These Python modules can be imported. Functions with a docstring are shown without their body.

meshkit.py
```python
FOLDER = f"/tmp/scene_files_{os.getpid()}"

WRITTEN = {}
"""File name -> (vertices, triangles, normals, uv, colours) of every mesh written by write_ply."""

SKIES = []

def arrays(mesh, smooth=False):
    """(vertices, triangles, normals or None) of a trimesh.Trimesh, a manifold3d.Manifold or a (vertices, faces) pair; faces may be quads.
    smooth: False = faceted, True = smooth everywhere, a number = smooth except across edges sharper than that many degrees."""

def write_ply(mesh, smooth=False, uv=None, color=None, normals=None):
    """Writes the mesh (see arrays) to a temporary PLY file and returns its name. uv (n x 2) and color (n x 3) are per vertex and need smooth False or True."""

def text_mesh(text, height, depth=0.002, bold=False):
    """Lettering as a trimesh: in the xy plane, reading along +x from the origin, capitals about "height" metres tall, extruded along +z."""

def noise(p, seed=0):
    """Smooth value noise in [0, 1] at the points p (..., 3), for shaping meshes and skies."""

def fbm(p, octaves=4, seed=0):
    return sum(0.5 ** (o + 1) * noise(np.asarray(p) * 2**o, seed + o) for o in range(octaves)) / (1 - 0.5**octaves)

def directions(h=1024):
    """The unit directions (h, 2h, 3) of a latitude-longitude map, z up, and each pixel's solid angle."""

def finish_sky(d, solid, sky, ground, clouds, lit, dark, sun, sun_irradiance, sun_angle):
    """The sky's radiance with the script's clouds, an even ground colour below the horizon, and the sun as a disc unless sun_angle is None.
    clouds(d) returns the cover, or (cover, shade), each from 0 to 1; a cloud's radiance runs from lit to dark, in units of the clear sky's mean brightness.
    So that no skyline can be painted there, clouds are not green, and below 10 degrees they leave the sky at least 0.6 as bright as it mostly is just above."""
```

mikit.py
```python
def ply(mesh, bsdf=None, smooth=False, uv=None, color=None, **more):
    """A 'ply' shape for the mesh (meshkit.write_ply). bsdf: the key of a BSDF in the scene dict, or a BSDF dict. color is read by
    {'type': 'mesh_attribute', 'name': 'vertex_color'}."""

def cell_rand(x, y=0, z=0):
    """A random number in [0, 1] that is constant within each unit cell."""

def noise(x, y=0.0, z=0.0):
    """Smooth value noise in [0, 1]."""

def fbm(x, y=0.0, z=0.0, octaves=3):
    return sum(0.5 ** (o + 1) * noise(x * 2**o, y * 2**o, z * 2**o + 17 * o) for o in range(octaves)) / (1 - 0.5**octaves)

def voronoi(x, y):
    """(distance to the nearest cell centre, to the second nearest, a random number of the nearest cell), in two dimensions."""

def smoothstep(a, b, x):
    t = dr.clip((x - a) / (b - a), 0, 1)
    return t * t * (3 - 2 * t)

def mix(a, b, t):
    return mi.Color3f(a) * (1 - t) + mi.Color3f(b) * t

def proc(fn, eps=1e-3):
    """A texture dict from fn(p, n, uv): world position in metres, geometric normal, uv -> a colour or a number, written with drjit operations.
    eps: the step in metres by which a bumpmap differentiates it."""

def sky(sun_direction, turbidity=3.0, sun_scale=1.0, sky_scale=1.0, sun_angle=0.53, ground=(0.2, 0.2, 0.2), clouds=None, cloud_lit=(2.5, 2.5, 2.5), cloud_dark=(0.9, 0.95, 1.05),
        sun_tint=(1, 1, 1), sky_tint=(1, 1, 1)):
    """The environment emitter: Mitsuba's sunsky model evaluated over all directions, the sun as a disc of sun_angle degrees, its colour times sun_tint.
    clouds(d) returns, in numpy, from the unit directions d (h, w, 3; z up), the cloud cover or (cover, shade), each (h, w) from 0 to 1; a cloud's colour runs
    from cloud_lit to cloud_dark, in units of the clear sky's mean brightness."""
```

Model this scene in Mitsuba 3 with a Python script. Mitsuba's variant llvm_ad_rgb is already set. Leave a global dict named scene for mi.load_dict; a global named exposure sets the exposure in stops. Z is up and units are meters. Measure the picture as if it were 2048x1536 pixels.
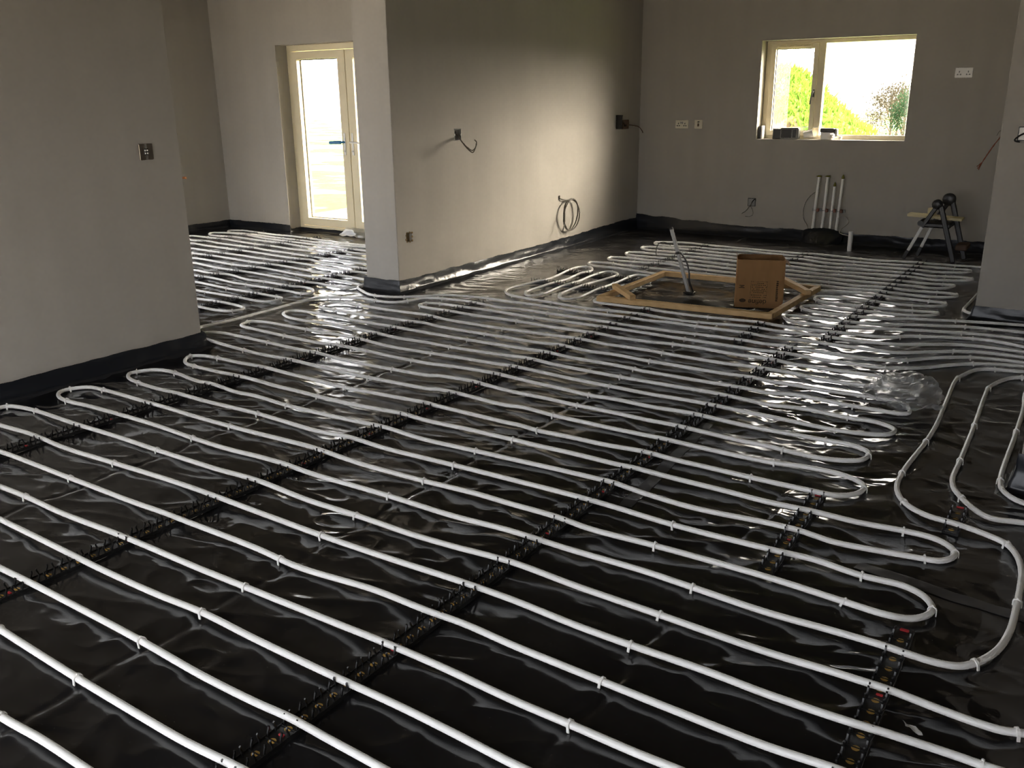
"""Room before screed: black polythene floor with white underfloor-heating pipe loops, built in Mitsuba 3."""
import math, random
import numpy as np, trimesh, mitsuba as mi
import manifold3d as m3
import drjit as dr
import mikit, meshkit
from mikit import noise, fbm, smoothstep, mix, cell_rand

rng = np.random.default_rng(7)
random.seed(7)
T = mi.ScalarTransform4f
scene, labels = {}, {}

# ---------------------------------------------------------------- camera, sky, exposure
exposure = 4.15
SKYV = 2.5
SUN = np.array([0.64, 0.66, 0.36])          # veiled by thin cloud, beyond the back wall and to its right
SUN /= np.linalg.norm(SUN)
# window and door openings of the rooms that lie behind or beside the camera (x0, x1, y0, y1, z0, z1)
REAR_HOLES = [(-3.8, 0.1, -1.7, -0.6, 0.12, 1.95)]
HALL_HOLES = [(-8.4, -5.1, -0.6, 0.2, 0.15, 2.3)]
HALL_LEFT_HOLES = [(-9.5, -8.6, 1.6, 5.2, 0.3, 2.25)]
FOCAL = 1793.344
R_CAM = np.array([[0.83395696, 0.55170771, -0.01159258], [0.15812224, -0.25903748, -0.95283626], [-0.52869003, 0.79279139, -0.30326337]])
EYE = np.array([0.0, 0.0, 1.42])
cam_m = np.eye(4)
cam_m[:3, 0], cam_m[:3, 1], cam_m[:3, 2], cam_m[:3, 3] = -R_CAM[0], -R_CAM[1], R_CAM[2], EYE
scene['camera'] = {'type': 'perspective', 'fov': math.degrees(2 * math.atan(1024 / FOCAL)), 'fov_axis': 'x', 'near_clip': 0.05, 'far_clip': 500.0, 'to_world': T(cam_m)}


def overcast(d):
    ang = np.degrees(np.arccos(np.clip(d @ SUN, -1, 1)))
    glow = 0.72 * np.exp(-(ang / 20.0) ** 2) + 0.28 * np.exp(-ang / 24.0)
    return np.ones(d.shape[:2]), 1 - glow * (0.92 + 0.08 * meshkit.fbm(d * 3.0, 3))


scene['sky'] = mikit.sky(SUN, turbidity=5.0, sun_scale=0.0, sky_scale=1.0, ground=(0.3, 0.3, 0.28), clouds=overcast,
                         cloud_lit=(SKYV * 52, SKYV * 46, SKYV * 37), cloud_dark=(SKYV * 0.95, SKYV * 0.98, SKYV * 1.05))

# ---------------------------------------------------------------- traced floor data (millimetres)
PIPES = {
    'A': '-222,5371,16 -268,5364,16 -389,5337,16 -506,5278,16 -595,5202,16 -677,5109,16 -761,5029,16 -850,4978,16 -890,4953,16 -1029,4938,17 -1203,4940,17 -1349,4943,21 -1429,4925,29 -1574,4945,18 -1631,4951,17 -1832,4957,17 -2047,4969,16 -2193,4969,17 -2283,4977,17 -2564,4944,29 -2614,4950,27 -2890,4979,17 -3137,4976,16 -3524,4995,17 -3716,4951,29 -3765,4956,27 -3940,4986,17 -4040,4952,17 -4052,4908,17 -4038,4867,17 -4009,4852,17 -3919,4839,17 -3794,4820,23 -3733,4800,29 -3513,4825,17 -3179,4832,16 -2988,4817,17 -2889,4809,17 -2612,4783,27 -2569,4780,29 -2414,4795,17 -2199,4799,17 -2059,4821,16 -1856,4816,17 -1652,4793,17 -1457,4766,29 -1330,4763,19 -1157,4769,17 -990,4773,17 -882,4788,16 -812,4791,16 -746,4775,16 -677,4739,16 -659,4608,16 -744,4593,16 -854,4587,16 -913,4582,16 -1103,4569,17 -1281,4601,17 -1448,4571,29 -1653,4592,17 -1846,4597,17 -2031,4612,16 -2115,4620,17 -2411,4618,17 -2572,4604,29 -2618,4612,27 -2781,4631,17 -2870,4626,17 -3143,4618,16 -3364,4618,17 -3581,4622,17 -3723,4615,29 -3786,4636,25 -4053,4651,17 -4295,4651,16 -4451,4664,16 -4559,4664,16 -4633,4640,16 -4670,4578,16 -4677,4549,16 -4650,4506,16 -4613,4468,16 -4462,4456,16 -4288,4443,16 -4059,4454,17 -3887,4456,17 -3725,4431,29 -3667,4454,24 -3528,4448,17 -3238,4443,16 -2990,4441,17 -2754,4438,17 -2616,4431,27 -2564,4418,29 -2439,4429,17 -2231,4436,17 -2023,4421,16 -1846,4416,17 -1693,4409,17 -1546,4404,19 -1465,4384,28 -1420,4383,29 -1334,4392,19 -1220,4401,17 -1056,4395,17 -869,4407,16 -812,4407,16 -704,4392,16 -654,4329,17 -641,4246,16 -679,4223,16 -758,4225,16 -880,4224,16 -1014,4237,17 -1173,4245,17 -1274,4212,17 -1415,4187,29 -1463,4190,28 -1653,4221,17 -1800,4225,17 -1991,4230,16 -2029,4241,16 -2217,4252,17 -2425,4254,17 -2567,4245,29 -2610,4251,28 -2643,4260,24 -2972,4273,17 -3176,4275,16 -3420,4277,17 -3469,4277,17 -3718,4253,29 -3778,4264,26 -4025,4287,17 -4283,4310,16 -4467,4314,16 -4648,4306,16 -4714,4283,16 -4721,4237,16 -4696,4186,16 -4663,4163,16 -4588,4129,16 -4447,4114,16 -4395,4116,16 -4237,4140,16 -3983,4117,17 -3779,4084,27 -3719,4072,29 -3570,4084,17 -3320,4091,17 -3167,4086,16 -2983,4088,17 -2765,4105,17 -2616,4087,28 -2568,4079,29 -2454,4088,18 -2242,4076,17 -2027,4068,17 -1856,4067,17 -1766,4068,17 -1626,4071,17 -1517,4057,22 -1466,4036,28 -1424,4029,29 -1314,4042,18 -1216,4034,17 -1144,4050,17 -1026,4063,17 -861,4046,16 -757,4056,16 -681,4029,16 -644,3987,16 -659,3923,16 -718,3882,16 -869,3855,16 -1006,3860,17 -1164,3874,17 -1319,3878,18 -1424,3859,29 -1468,3864,28 -1653,3893,17 -1771,3887,17 -2001,3901,16 -2186,3905,17 -2353,3919,17 -2437,3927,17 -2575,3910,29 -2615,3913,28 -2777,3927,17 -2957,3926,17 -3171,3917,16 -3469,3905,17 -3685,3915,25 -3740,3917,29 -3982,3951,17 -4095,3942,17 -4219,3946,17 -4430,3952,16 -4615,3951,16 -4687,3930,16 -4719,3902,16 -4705,3862,16 -4700,3830,16 -4673,3798,16 -4615,3784,16 -4547,3780,16 -4217,3754,17 -3895,3743,17 -3736,3732,29 -3543,3759,17 -3328,3742,17 -3173,3742,16 -3044,3743,17 -2926,3762,17 -2626,3753,27 -2578,3745,29 -2323,3743,17 -2245,3739,17 -2023,3720,16 -1868,3727,17 -1691,3716,17 -1474,3705,27 -1428,3694,29 -1255,3705,17 -1107,3700,17 -870,3708,16 -763,3709,16 -698,3680,16 -676,3651,16 -687,3563,16 -738,3523,16 -833,3496,16 -986,3501,17 -1044,3511,17 -1185,3512,17 -1336,3520,20 -1425,3507,29 -1490,3523,25 -1607,3539,17 -1846,3550,17 -1993,3551,16 -2176,3562,17 -2328,3562,17 -2405,3566,17 -2574,3563,29 -2627,3577,27 -2874,3581,17 -2902,3563,17 -3154,3551,16 -3348,3544,17 -3552,3551,17 -3727,3546,29 -3771,3547,28 -3941,3575,17 -4180,3588,17 -4307,3597,16 -4497,3605,16 -4630,3602,16 -4698,3575,16 -4719,3539,16 -4723,3507,16 -4660,3457,16 -4599,3444,16 -4540,3439,16 -4394,3418,16 -4168,3391,17 -4005,3381,17 -3768,3363,29 -3721,3363,28 -3528,3375,17 -3332,3372,17 -3164,3369,16 -2963,3371,17 -2756,3381,17 -2729,3396,17 -2608,3373,29 -2563,3372,28 -2475,3383,19 -2276,3373,17 -2215,3389,17 -2019,3369,17 -1846,3362,17 -1679,3357,17 -1519,3350,21 -1468,3335,28 -1423,3330,29 -1266,3347,17 -1124,3343,17 -990,3345,17 -851,3374,16 -720,3372,16 -643,3335,17 -616,3304,17 -614,3250,17 -637,3193,19 -690,3141,25 -782,3134,27 -928,3155,17 -1004,3157,17 -1192,3164,17 -1332,3164,19 -1426,3155,29 -1469,3158,28 -1643,3166,17 -1834,3166,17 -1976,3163,16 -2079,3178,16 -2143,3174,17 -2331,3182,17 -2449,3187,17 -2570,3168,29 -2592,3174,29 -2809,3190,17 -3015,3180,17 -3148,3174,16 -3336,3183,17 -3588,3193,17 -3732,3181,29 -3782,3184,28 -4011,3195,17 -4164,3197,17 -4260,3191,16 -4308,3174,16 -4342,3142,16 -4324,3105,16 -4295,3071,16 -4229,3028,17 -4140,3016,17 -4038,3015,17 -3955,3014,17 -3772,2996,29 -3733,2997,29 -3642,3014,19 -3481,3003,17 -3288,3000,17 -3147,2995,16 -2890,2996,17 -2622,2995,28 -2575,2990,29 -2491,3000,19 -2208,3011,17 -2008,3012,16 -1866,3006,17 -1737,3009,17 -1470,2981,27 -1424,2981,29 -1275,2995,17 -1061,2987,17 -877,2976,17 -710,2961,28 -559,2980,17 -419,2996,17 -321,2991,17 -278,2965,17 -257,2941,17 -247,2907,16 -256,2869,17 -284,2835,17 -325,2827,17 -477,2802,17 -597,2788,18 -705,2789,28 -819,2803,21 -1082,2788,17 -1297,2809,17 -1423,2811,29 -1475,2814,27 -1646,2832,17 -1888,2824,17 -2067,2821,16 -2343,2810,17 -2569,2814,28 -2621,2811,28 -2785,2822,17 -2968,2816,17 -3191,2817,16 -3438,2835,17 -3573,2826,17 -3715,2829,27 -3777,2829,29 -3873,2842,18 -3967,2853,17 -4077,2873,17 -4213,2878,17 -4290,2847,16 -4328,2780,16 -4338,2747,16 -4297,2706,16 -4238,2679,16 -4133,2660,17 -3985,2650,17 -3765,2633,29 -3614,2649,17 -3422,2653,17 -3232,2660,16 -2809,2638,17 -2607,2636,29 -2406,2641,17 -2053,2650,16 -1774,2651,17 -1475,2633,27 -1344,2638,21 -1090,2625,17 -756,2609,28 -617,2633,19 -465,2613,17 -343,2618,17 -283,2587,17 -254,2541,17 -250,2509,17 -263,2473,17 -292,2442,16 -356,2413,24 -474,2433,17 -703,2451,17 -1079,2454,17 -1317,2443,19 -1446,2444,29 -1652,2468,17 -1821,2473,17 -2057,2463,16 -2387,2460,17 -2604,2460,29 -2704,2482,19 -3023,2476,17 -3208,2475,16 -3440,2475,17 -3681,2476,22 -3793,2466,28 -4183,2490,17 -4302,2476,16 -4354,2409,16 -4353,2357,16 -4317,2322,16 -4252,2296,16 -4163,2287,17 -4015,2298,17 -3795,2284,28 -3717,2289,26 -3500,2302,17 -3212,2287,16 -2955,2281,17 -2811,2291,17 -2622,2274,29 -2484,2280,18 -2082,2286,16 -1784,2277,17 -1531,2285,20 -1300,2281,18 -1046,2284,17 -873,2274,16 -639,2257,17 -459,2263,17 -322,2246,28 -256,2242,27 -194,2253,20 -150,2269,17 -113,2308,17 -74,2395,17 -54,2524,16 -52,2667,16 -54,2803,16 -60,2904,16 -78,2993,16 -116,3072,17 -172,3103,19 -254,3114,28 -299,3121,29 -369,3148,22 -454,3221,17 -507,3331,17 -523,3497,16 -507,3913,16 -505,4132,16 -520,4488,16 -536,4935,16 -521,5016,16 -478,5159,16 -440,5203,16 -394,5224,16 -317,5242,16 -259,5257,16 -213,5264,16',
    'B': '-246,5679,16 -296,5686,16 -394,5687,16 -529,5688,16 -662,5655,16 -791,5581,16 -951,5481,17 -1151,5453,17 -1258,5426,24 -1462,5460,17 -1638,5441,18 -1778,5421,29 -2137,5404,17 -2393,5400,17 -2520,5396,25 -2559,5384,29 -2798,5408,17 -2979,5395,17 -3271,5438,16 -3447,5454,16 -3629,5487,16 -3698,5512,16 -3761,5566,16 -3799,5628,17 -3817,5718,17 -3798,5847,17 -3750,6032,26 -3722,6066,29 -3757,6309,17 -3779,6496,22 -3783,6613,26 -3802,6760,17 -3759,6822,17 -3703,6807,17 -3645,6731,17 -3602,6606,24 -3623,6508,27 -3631,6381,17 -3613,6211,17 -3617,6014,24 -3638,5852,17 -3639,5693,17 -3619,5621,17 -3568,5555,16 -3524,5549,16 -3493,5599,17 -3477,5649,17 -3496,5862,17 -3491,6002,23 -3468,6043,29 -3489,6205,17 -3497,6469,23 -3500,6670,17 -3457,6718,17 -3391,6686,17 -3330,6587,22 -3317,6471,27 -3356,6287,17 -3372,5998,23 -3380,5831,17 -3364,5716,17 -3335,5638,17 -3288,5587,17 -3221,5587,17 -3186,5660,17 -3198,5840,17 -3200,5977,22 -3202,6238,17 -3198,6433,23 -3212,6575,22 -3209,6685,17 -3178,6720,17 -3113,6708,17 -3053,6667,17 -3035,6591,19 -3045,6467,16 -3034,6189,16 -3040,6057,16 -3042,6014,16 -3049,5859,16 -3053,5725,16 -3044,5653,17 -3018,5605,17 -2982,5600,17 -2823,5595,17 -2663,5578,20 -2555,5556,29 -2532,5547,27 -2301,5567,17 -2119,5576,17 -1859,5590,21 -1786,5567,29 -1659,5571,19 -1494,5571,17 -1291,5553,28 -1186,5599,18 -1004,5631,17 -925,5721,17 -823,5769,16 -687,5824,16 -582,5860,16 -446,5858,16 -306,5802,16 -255,5787,16',
    'C': '19,2074,17 -23,2058,17 -77,2056,17 -163,2061,18 -273,2058,29 -315,2058,29 -410,2072,19 -577,2069,17 -908,2083,17 -1169,2093,17 -1405,2095,28 -1646,2096,17 -1808,2090,17 -2071,2099,16 -2309,2097,17 -2596,2103,29 -2841,2111,17 -3222,2114,16 -3530,2119,17 -3777,2098,29 -4162,2121,17 -4290,2111,16 -4360,2086,16 -4363,2053,17 -4331,1984,16 -4211,1926,17 -4116,1922,17 -3850,1926,22 -3583,1917,17 -3249,1930,16 -2827,1940,17 -2627,1921,29 -2399,1929,17 -2049,1921,16 -1777,1921,17 -1463,1913,28 -1293,1925,17 -1064,1908,17 -898,1906,16 -680,1905,17 -520,1897,17 -317,1884,29 -269,1889,28 -111,1910,17 -33,1909,17 44,1912,17 100,1908,17 86,1849,17 1,1778,17 -201,1726,20 -316,1710,29 -459,1714,17 -705,1718,17 -889,1725,16 -1167,1734,17 -1332,1743,20 -1458,1731,28 -1679,1749,17 -1964,1726,16 -2182,1739,17 -2552,1733,25 -2645,1732,27 -2867,1740,17 -3258,1744,16 -3751,1731,29 -4074,1725,17 -4255,1684,17 -4199,1577,17 -3986,1541,17 -3682,1534,20 -3415,1551,17 -3238,1554,16 -2981,1545,17 -2648,1542,27 -2517,1549,21 -2248,1550,17 -1971,1553,16 -1651,1555,17 -1457,1545,28 -1277,1554,17 -1039,1541,17 -874,1540,16 -687,1535,17 -611,1537,17 -493,1535,17',
    'C2': '-819,1357,16 -918,1358,16 -1093,1367,17 -1257,1373,17 -1464,1364,27 -1773,1379,17 -2012,1389,16 -2213,1380,17 -2500,1378,19 -2633,1374,28 -3129,1399,16 -3419,1404,17 -3604,1367,17 -3572,1283,17 -3307,1231,17 -3016,1207,17 -2772,1211,17 -2601,1202,29 -2362,1210,17 -2032,1205,16 -1760,1193,17 -1561,1193,18 -1433,1189,29 -1314,1193,19 -1160,1190,17 -1038,1184,17',
    'C3': '-1290,1021,17 -1406,1010,29 -1600,1009,17 -1801,1010,17 -2024,1013,17 -2213,1018,17 -2423,1025,17 -2641,1026,28 -2832,1015,17 -2790,941,17 -2523,862,21 -2243,829,17 -2040,826,16 -1873,833,17 -1712,833,17 -1577,833,17',
    'D': '-302,6388,16 -357,6381,16 -572,6334,16 -737,6291,16 -828,6253,16 -977,6206,17 -1165,6111,17 -1255,6065,24 -1426,6080,19 -1573,6084,17 -1652,6117,17 -1692,6144,17 -1707,6182,17 -1704,6234,17 -1628,6267,17 -1473,6266,17 -1334,6219,29 -1201,6274,19 -1079,6283,17 -1001,6303,17 -927,6340,17 -881,6396,17 -865,6443,17 -873,6472,17 -910,6476,17 -1028,6447,17 -1108,6434,17 -1227,6395,21 -1371,6379,25 -1555,6411,17 -1656,6447,17 -1698,6490,17 -1710,6542,17 -1686,6606,17 -1520,6628,17 -1329,6571,29 -1267,6577,26 -1207,6606,19 -1143,6608,17 -979,6639,17 -904,6690,17 -864,6754,17 -862,6796,17 -891,6818,17 -990,6826,17 -1141,6824,17 -1259,6793,25 -1314,6795,29 -1486,6868,17 -1667,6835,17 -1762,6813,17 -2050,6812,16 -2539,6828,16 -3061,6811,17 -3238,6844,17 -3463,6890,17 -3659,6886,17 -3754,6906,17 -3797,6937,17 -3826,6985,17 -3825,7036,17 -3736,7067,17 -3623,7074,17 -3542,7046,17 -3339,7016,23 -3161,7029,19 -2922,7026,17 -2463,7009,16 -2056,6968,16 -1811,7007,16 -1611,6990,17 -1350,6964,28 -1299,6939,29 -1217,6984,20 -1125,6971,17 -1015,6976,17 -933,7004,17 -857,7069,17 -841,7123,17 -862,7163,17 -917,7179,17 -995,7173,17 -1178,7135,17 -1254,7124,24 -1388,7139,23 -1547,7122,17 -1752,7160,17 -1954,7156,16 -2111,7159,16 -2522,7171,16 -3004,7218,17 -3194,7263,22 -3303,7203,28 -3629,7225,17 -3715,7227,17 -3773,7261,16 -3800,7326,16 -3791,7372,16 -3681,7394,17 -3563,7400,17 -3386,7380,19 -3188,7359,21 -2825,7364,17 -2584,7341,16 -2153,7328,16 -1847,7327,16 -1590,7305,17 -1424,7312,19 -1295,7257,29 -1199,7323,19 -1093,7301,17 -966,7356,17 -923,7524,17 -990,7514,17 -1124,7480,17 -1248,7457,24 -1461,7484,17 -1687,7499,17 -1889,7481,16 -2192,7508,16 -2647,7513,16 -2891,7530,17 -3151,7564,18 -3398,7545,18 -3591,7539,17 -3707,7544,17 -3766,7595,16 -3784,7671,17 -3683,7728,17 -3544,7720,17 -3333,7689,24 -3207,7709,23 -2975,7743,17 -2723,7721,16 -2235,7703,16 -1932,7640,16 -1673,7655,17 -1503,7680,17 -1322,7636,29 -1260,7673,25 -1157,7671,17 -1061,7667,17 -930,7728,17 -846,7798,17 -848,7878,17 -905,7882,17 -1043,7856,17 -1158,7819,17 -1258,7821,25 -1539,7843,17 -1719,7849,17 -1981,7823,16 -2249,7882,16 -2354,7886,16 -2754,7892,17 -2976,7904,17 -3207,7893,23 -3273,7847,29 -3426,7899,17 -3575,7889,17 -3668,7898,17 -3756,7939,17 -3802,8005,16 -3777,8070,16 -3702,8088,17 -3581,8096,17 -3478,8109,17 -3230,8059,26 -3040,8069,17 -2724,8059,17 -2614,8012,17 -2244,8055,25 -2033,8013,17 -1760,8021,17 -1577,8023,17 -1312,7978,29 -1264,7995,26 -1119,8027,17 -1005,8083,17 -904,8158,17 -916,8252,17 -1039,8250,17 -1259,8193,25 -1316,8167,29 -1613,8190,17 -1855,8190,17 -2082,8196,17 -2233,8198,24 -2451,8253,17 -2700,8266,17 -2804,8289,17 -3226,8209,25 -3289,8200,29 -3507,8239,17 -3640,8226,17 -3756,8266,16 -3811,8322,16 -3819,8386,16 -3796,8414,16 -3675,8462,17 -3474,8485,17 -3234,8396,26 -2849,8417,17 -2750,8412,17 -2297,8336,29 -2236,8392,24 -2023,8408,17 -1812,8361,17 -1651,8368,17 -1330,8362,29 -1287,8355,28 -1181,8411,18 -1051,8431,17 -873,8451,17 -813,8450,16 -719,8002,16 -731,7428,16 -738,7037,16 -743,6825,16 -746,6683,16 -735,6625,16 -683,6562,16 -562,6525,16 -473,6531,16 -370,6536,16 -313,6532,16',
    'E': '-286,6187,16 -339,6179,16 -661,6154,16 -803,6095,16 -947,6039,17 -1129,5941,17 -1290,5866,28 -1419,5892,20 -1591,5907,17 -1703,5891,17 -1719,5849,17 -1696,5791,17 -1600,5733,17 -1416,5729,20 -1260,5745,25 -1027,5857,17 -778,5940,16 -658,5974,16 -496,5993,16 -323,5993,16 -271,5989,16',
    'F': '20,3280,17 -86,3275,17 -189,3247,20 -234,3274,25 -293,3379,16 -331,3457,16 -350,3544,16 -354,3762,16 -363,4233,16 -376,4614,16 -378,4713,16 -380,4831,16 -371,4905,16 -340,5020,16 -290,5116,16 -249,5141,16 -205,5155,16',
    'G': '13,3410,16 -101,3453,16 -139,3476,16 -179,3538,16 -195,3619,16 -199,4229,16 -204,4631,16 -215,4780,16 -212,4919,16 -148,5053,16 -63,5086,16',
    'H': '-236,5553,16 -285,5559,16 -381,5559,16 -511,5551,16 -635,5493,16 -761,5405,16 -914,5295,17 -1113,5293,17 -1261,5292,16 -1338,5298,17 -1529,5289,17 -1621,5266,17 -1698,5258,24 -1738,5255,29 -2108,5300,17 -2323,5308,17 -2426,5282,17 -2515,5263,25 -2558,5254,29 -2666,5286,20 -2911,5288,17 -3130,5299,16 -3466,5315,16 -3509,5303,16 -3751,5320,16 -3909,5301,16 -4019,5277,16 -4134,5218,17 -4212,5129,16 -4250,5106,16 -4320,5038,16 -4404,4989,16 -4545,4965,16 -4638,4988,16 -4729,5038,16 -4885,5140,16 -4885,5238,16 -4985,5481,17 -5589,6223,16 -6053,6749,16 -6153,6764,16 -6310,6773,16 -6545,6755,16 -6957,6794,17 -7063,6777,26 -7458,6851,17 -7612,6833,17 -7946,6805,29 -8236,6897,17 -8359,6860,17 -8413,6812,17 -8297,6715,17 -8099,6733,17 -7857,6717,20 -7715,6720,17 -7512,6695,17 -7206,6670,20 -6948,6663,17 -6816,6653,17 -6524,6638,16 -6223,6678,16 -6068,6670,16 -5920,6504,17 -6064,6504,18 -6300,6497,19 -6686,6524,17 -6927,6550,17 -7058,6530,23 -7385,6578,17 -7633,6601,17 -7844,6641,20 -8072,6673,18 -8289,6672,17 -8446,6592,16 -8395,6515,17 -8318,6471,17 -8206,6460,17 -8111,6472,17 -7896,6470,24 -7808,6484,18 -7412,6459,17 -7038,6421,21 -6828,6400,17 -6536,6375,17 -6144,6333,23 -5911,6355,17 -5790,6359,17 -5665,6283,16 -5606,6153,16 -5729,6156,17 -6074,6171,17 -6377,6221,17 -6826,6221,17 -7035,6242,20 -7351,6264,17 -7780,6319,17 -7870,6317,21 -8173,6329,17 -8465,6317,17 -8453,6256,16 -8327,6189,17 -8172,6104,17 -7896,6126,24 -7812,6124,18 -7379,6092,17 -7068,6059,22 -6972,6057,17 -6540,6021,17 -6129,5969,20 -5868,5956,17 -5537,5945,17 -5422,5947,16 -5320,5893,16 -5263,5769,18 -5346,5737,27 -5639,5785,17 -5963,5803,17 -6120,5859,19 -6209,5807,28 -6530,5855,17 -6983,5900,17 -7040,5894,20 -7367,5917,17 -7838,5947,19 -7968,5943,24 -8013,5920,16 -7876,5823,17 -7773,5736,16 -7708,5749,16 -7378,5726,17 -7067,5692,21 -6993,5709,17 -6554,5675,17 -6185,5663,23 -6127,5678,18 -5806,5652,17 -5685,5636,17 -5350,5578,28 -5242,5622,17 -5136,5627,17 -5023,5557,17 -5012,5385,17 -5116,5405,17 -5277,5420,19 -5676,5430,17 -5701,5447,17 -6141,5504,18 -6204,5485,24 -6566,5507,17 -7038,5544,19 -7438,5549,17 -7513,5538,17 -7398,5427,17 -7254,5339,16 -7198,5371,16 -7060,5366,20 -6579,5323,17 -6209,5324,23 -6124,5336,17 -5708,5280,17 -5381,5223,29 -5198,5260,17 -4987,5227,17 -4912,5210,17 -4892,5177,17 -4906,5103,17 -4991,5060,17 -5132,5067,17 -5272,5083,19 -5338,5041,27 -5693,5104,17 -6150,5139,18 -6192,5133,20 -6553,5142,17 -6967,5199,17 -7040,5177,16 -6922,5051,16 -6743,4949,17 -6652,4965,17 -6333,4909,27 -6224,4964,22 -6167,4971,18 -5875,4901,17 -5691,4912,17 -5314,4877,23 -5282,4908,20 -5114,4885,17 -5023,4768,17 -5085,4726,17 -5201,4742,17 -5305,4725,23 -5726,4752,17 -5858,4752,17 -6192,4794,19 -6417,4790,19 -6519,4778,17 -6436,4682,18 -6309,4617,16 -6190,4622,16 -5747,4574,17 -5305,4542,23 -5159,4551,17 -5083,4543,17 -5065,4513,17 -5062,4463,17 -5082,4399,17 -5192,4372,17 -5311,4365,24 -5771,4393,17 -5898,4404,16 -6034,4407,16 -5906,4280,16 -5741,4183,17 -5624,4198,17 -5322,4187,25 -5157,4191,17 -5056,4160,17 -5041,4121,17 -5060,4050,17 -5160,4019,17 -5253,4010,18 -5347,3992,29 -5506,4004,18 -5550,3959,17 -5288,3736,16 -4960,3566,16 -4842,3526,16 -4878,3644,16 -4853,3742,16 -4849,3929,16 -4862,4231,16 -4873,4458,16 -4848,4694,16 -4807,4736,16 -4694,4806,16 -4533,4844,16 -4424,4837,16 -4280,4845,16 -4203,4937,17 -4191,5034,17 -4184,5071,17 -4033,5136,17 -3798,5141,22 -3725,5112,29 -3491,5109,17 -3351,5137,17 -3124,5132,16 -2873,5121,17 -2664,5097,21 -2594,5063,29 -2513,5079,24 -2341,5102,17 -2229,5097,17 -2034,5111,17 -1741,5078,29 -1704,5088,26 -1564,5094,18 -1509,5096,23 -1423,5065,29 -1282,5095,17 -1099,5087,17 -879,5123,16 -823,5168,16 -708,5291,16 -618,5360,16 -536,5410,16 -400,5439,16 -274,5438,16 -227,5433,16',
}
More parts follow.
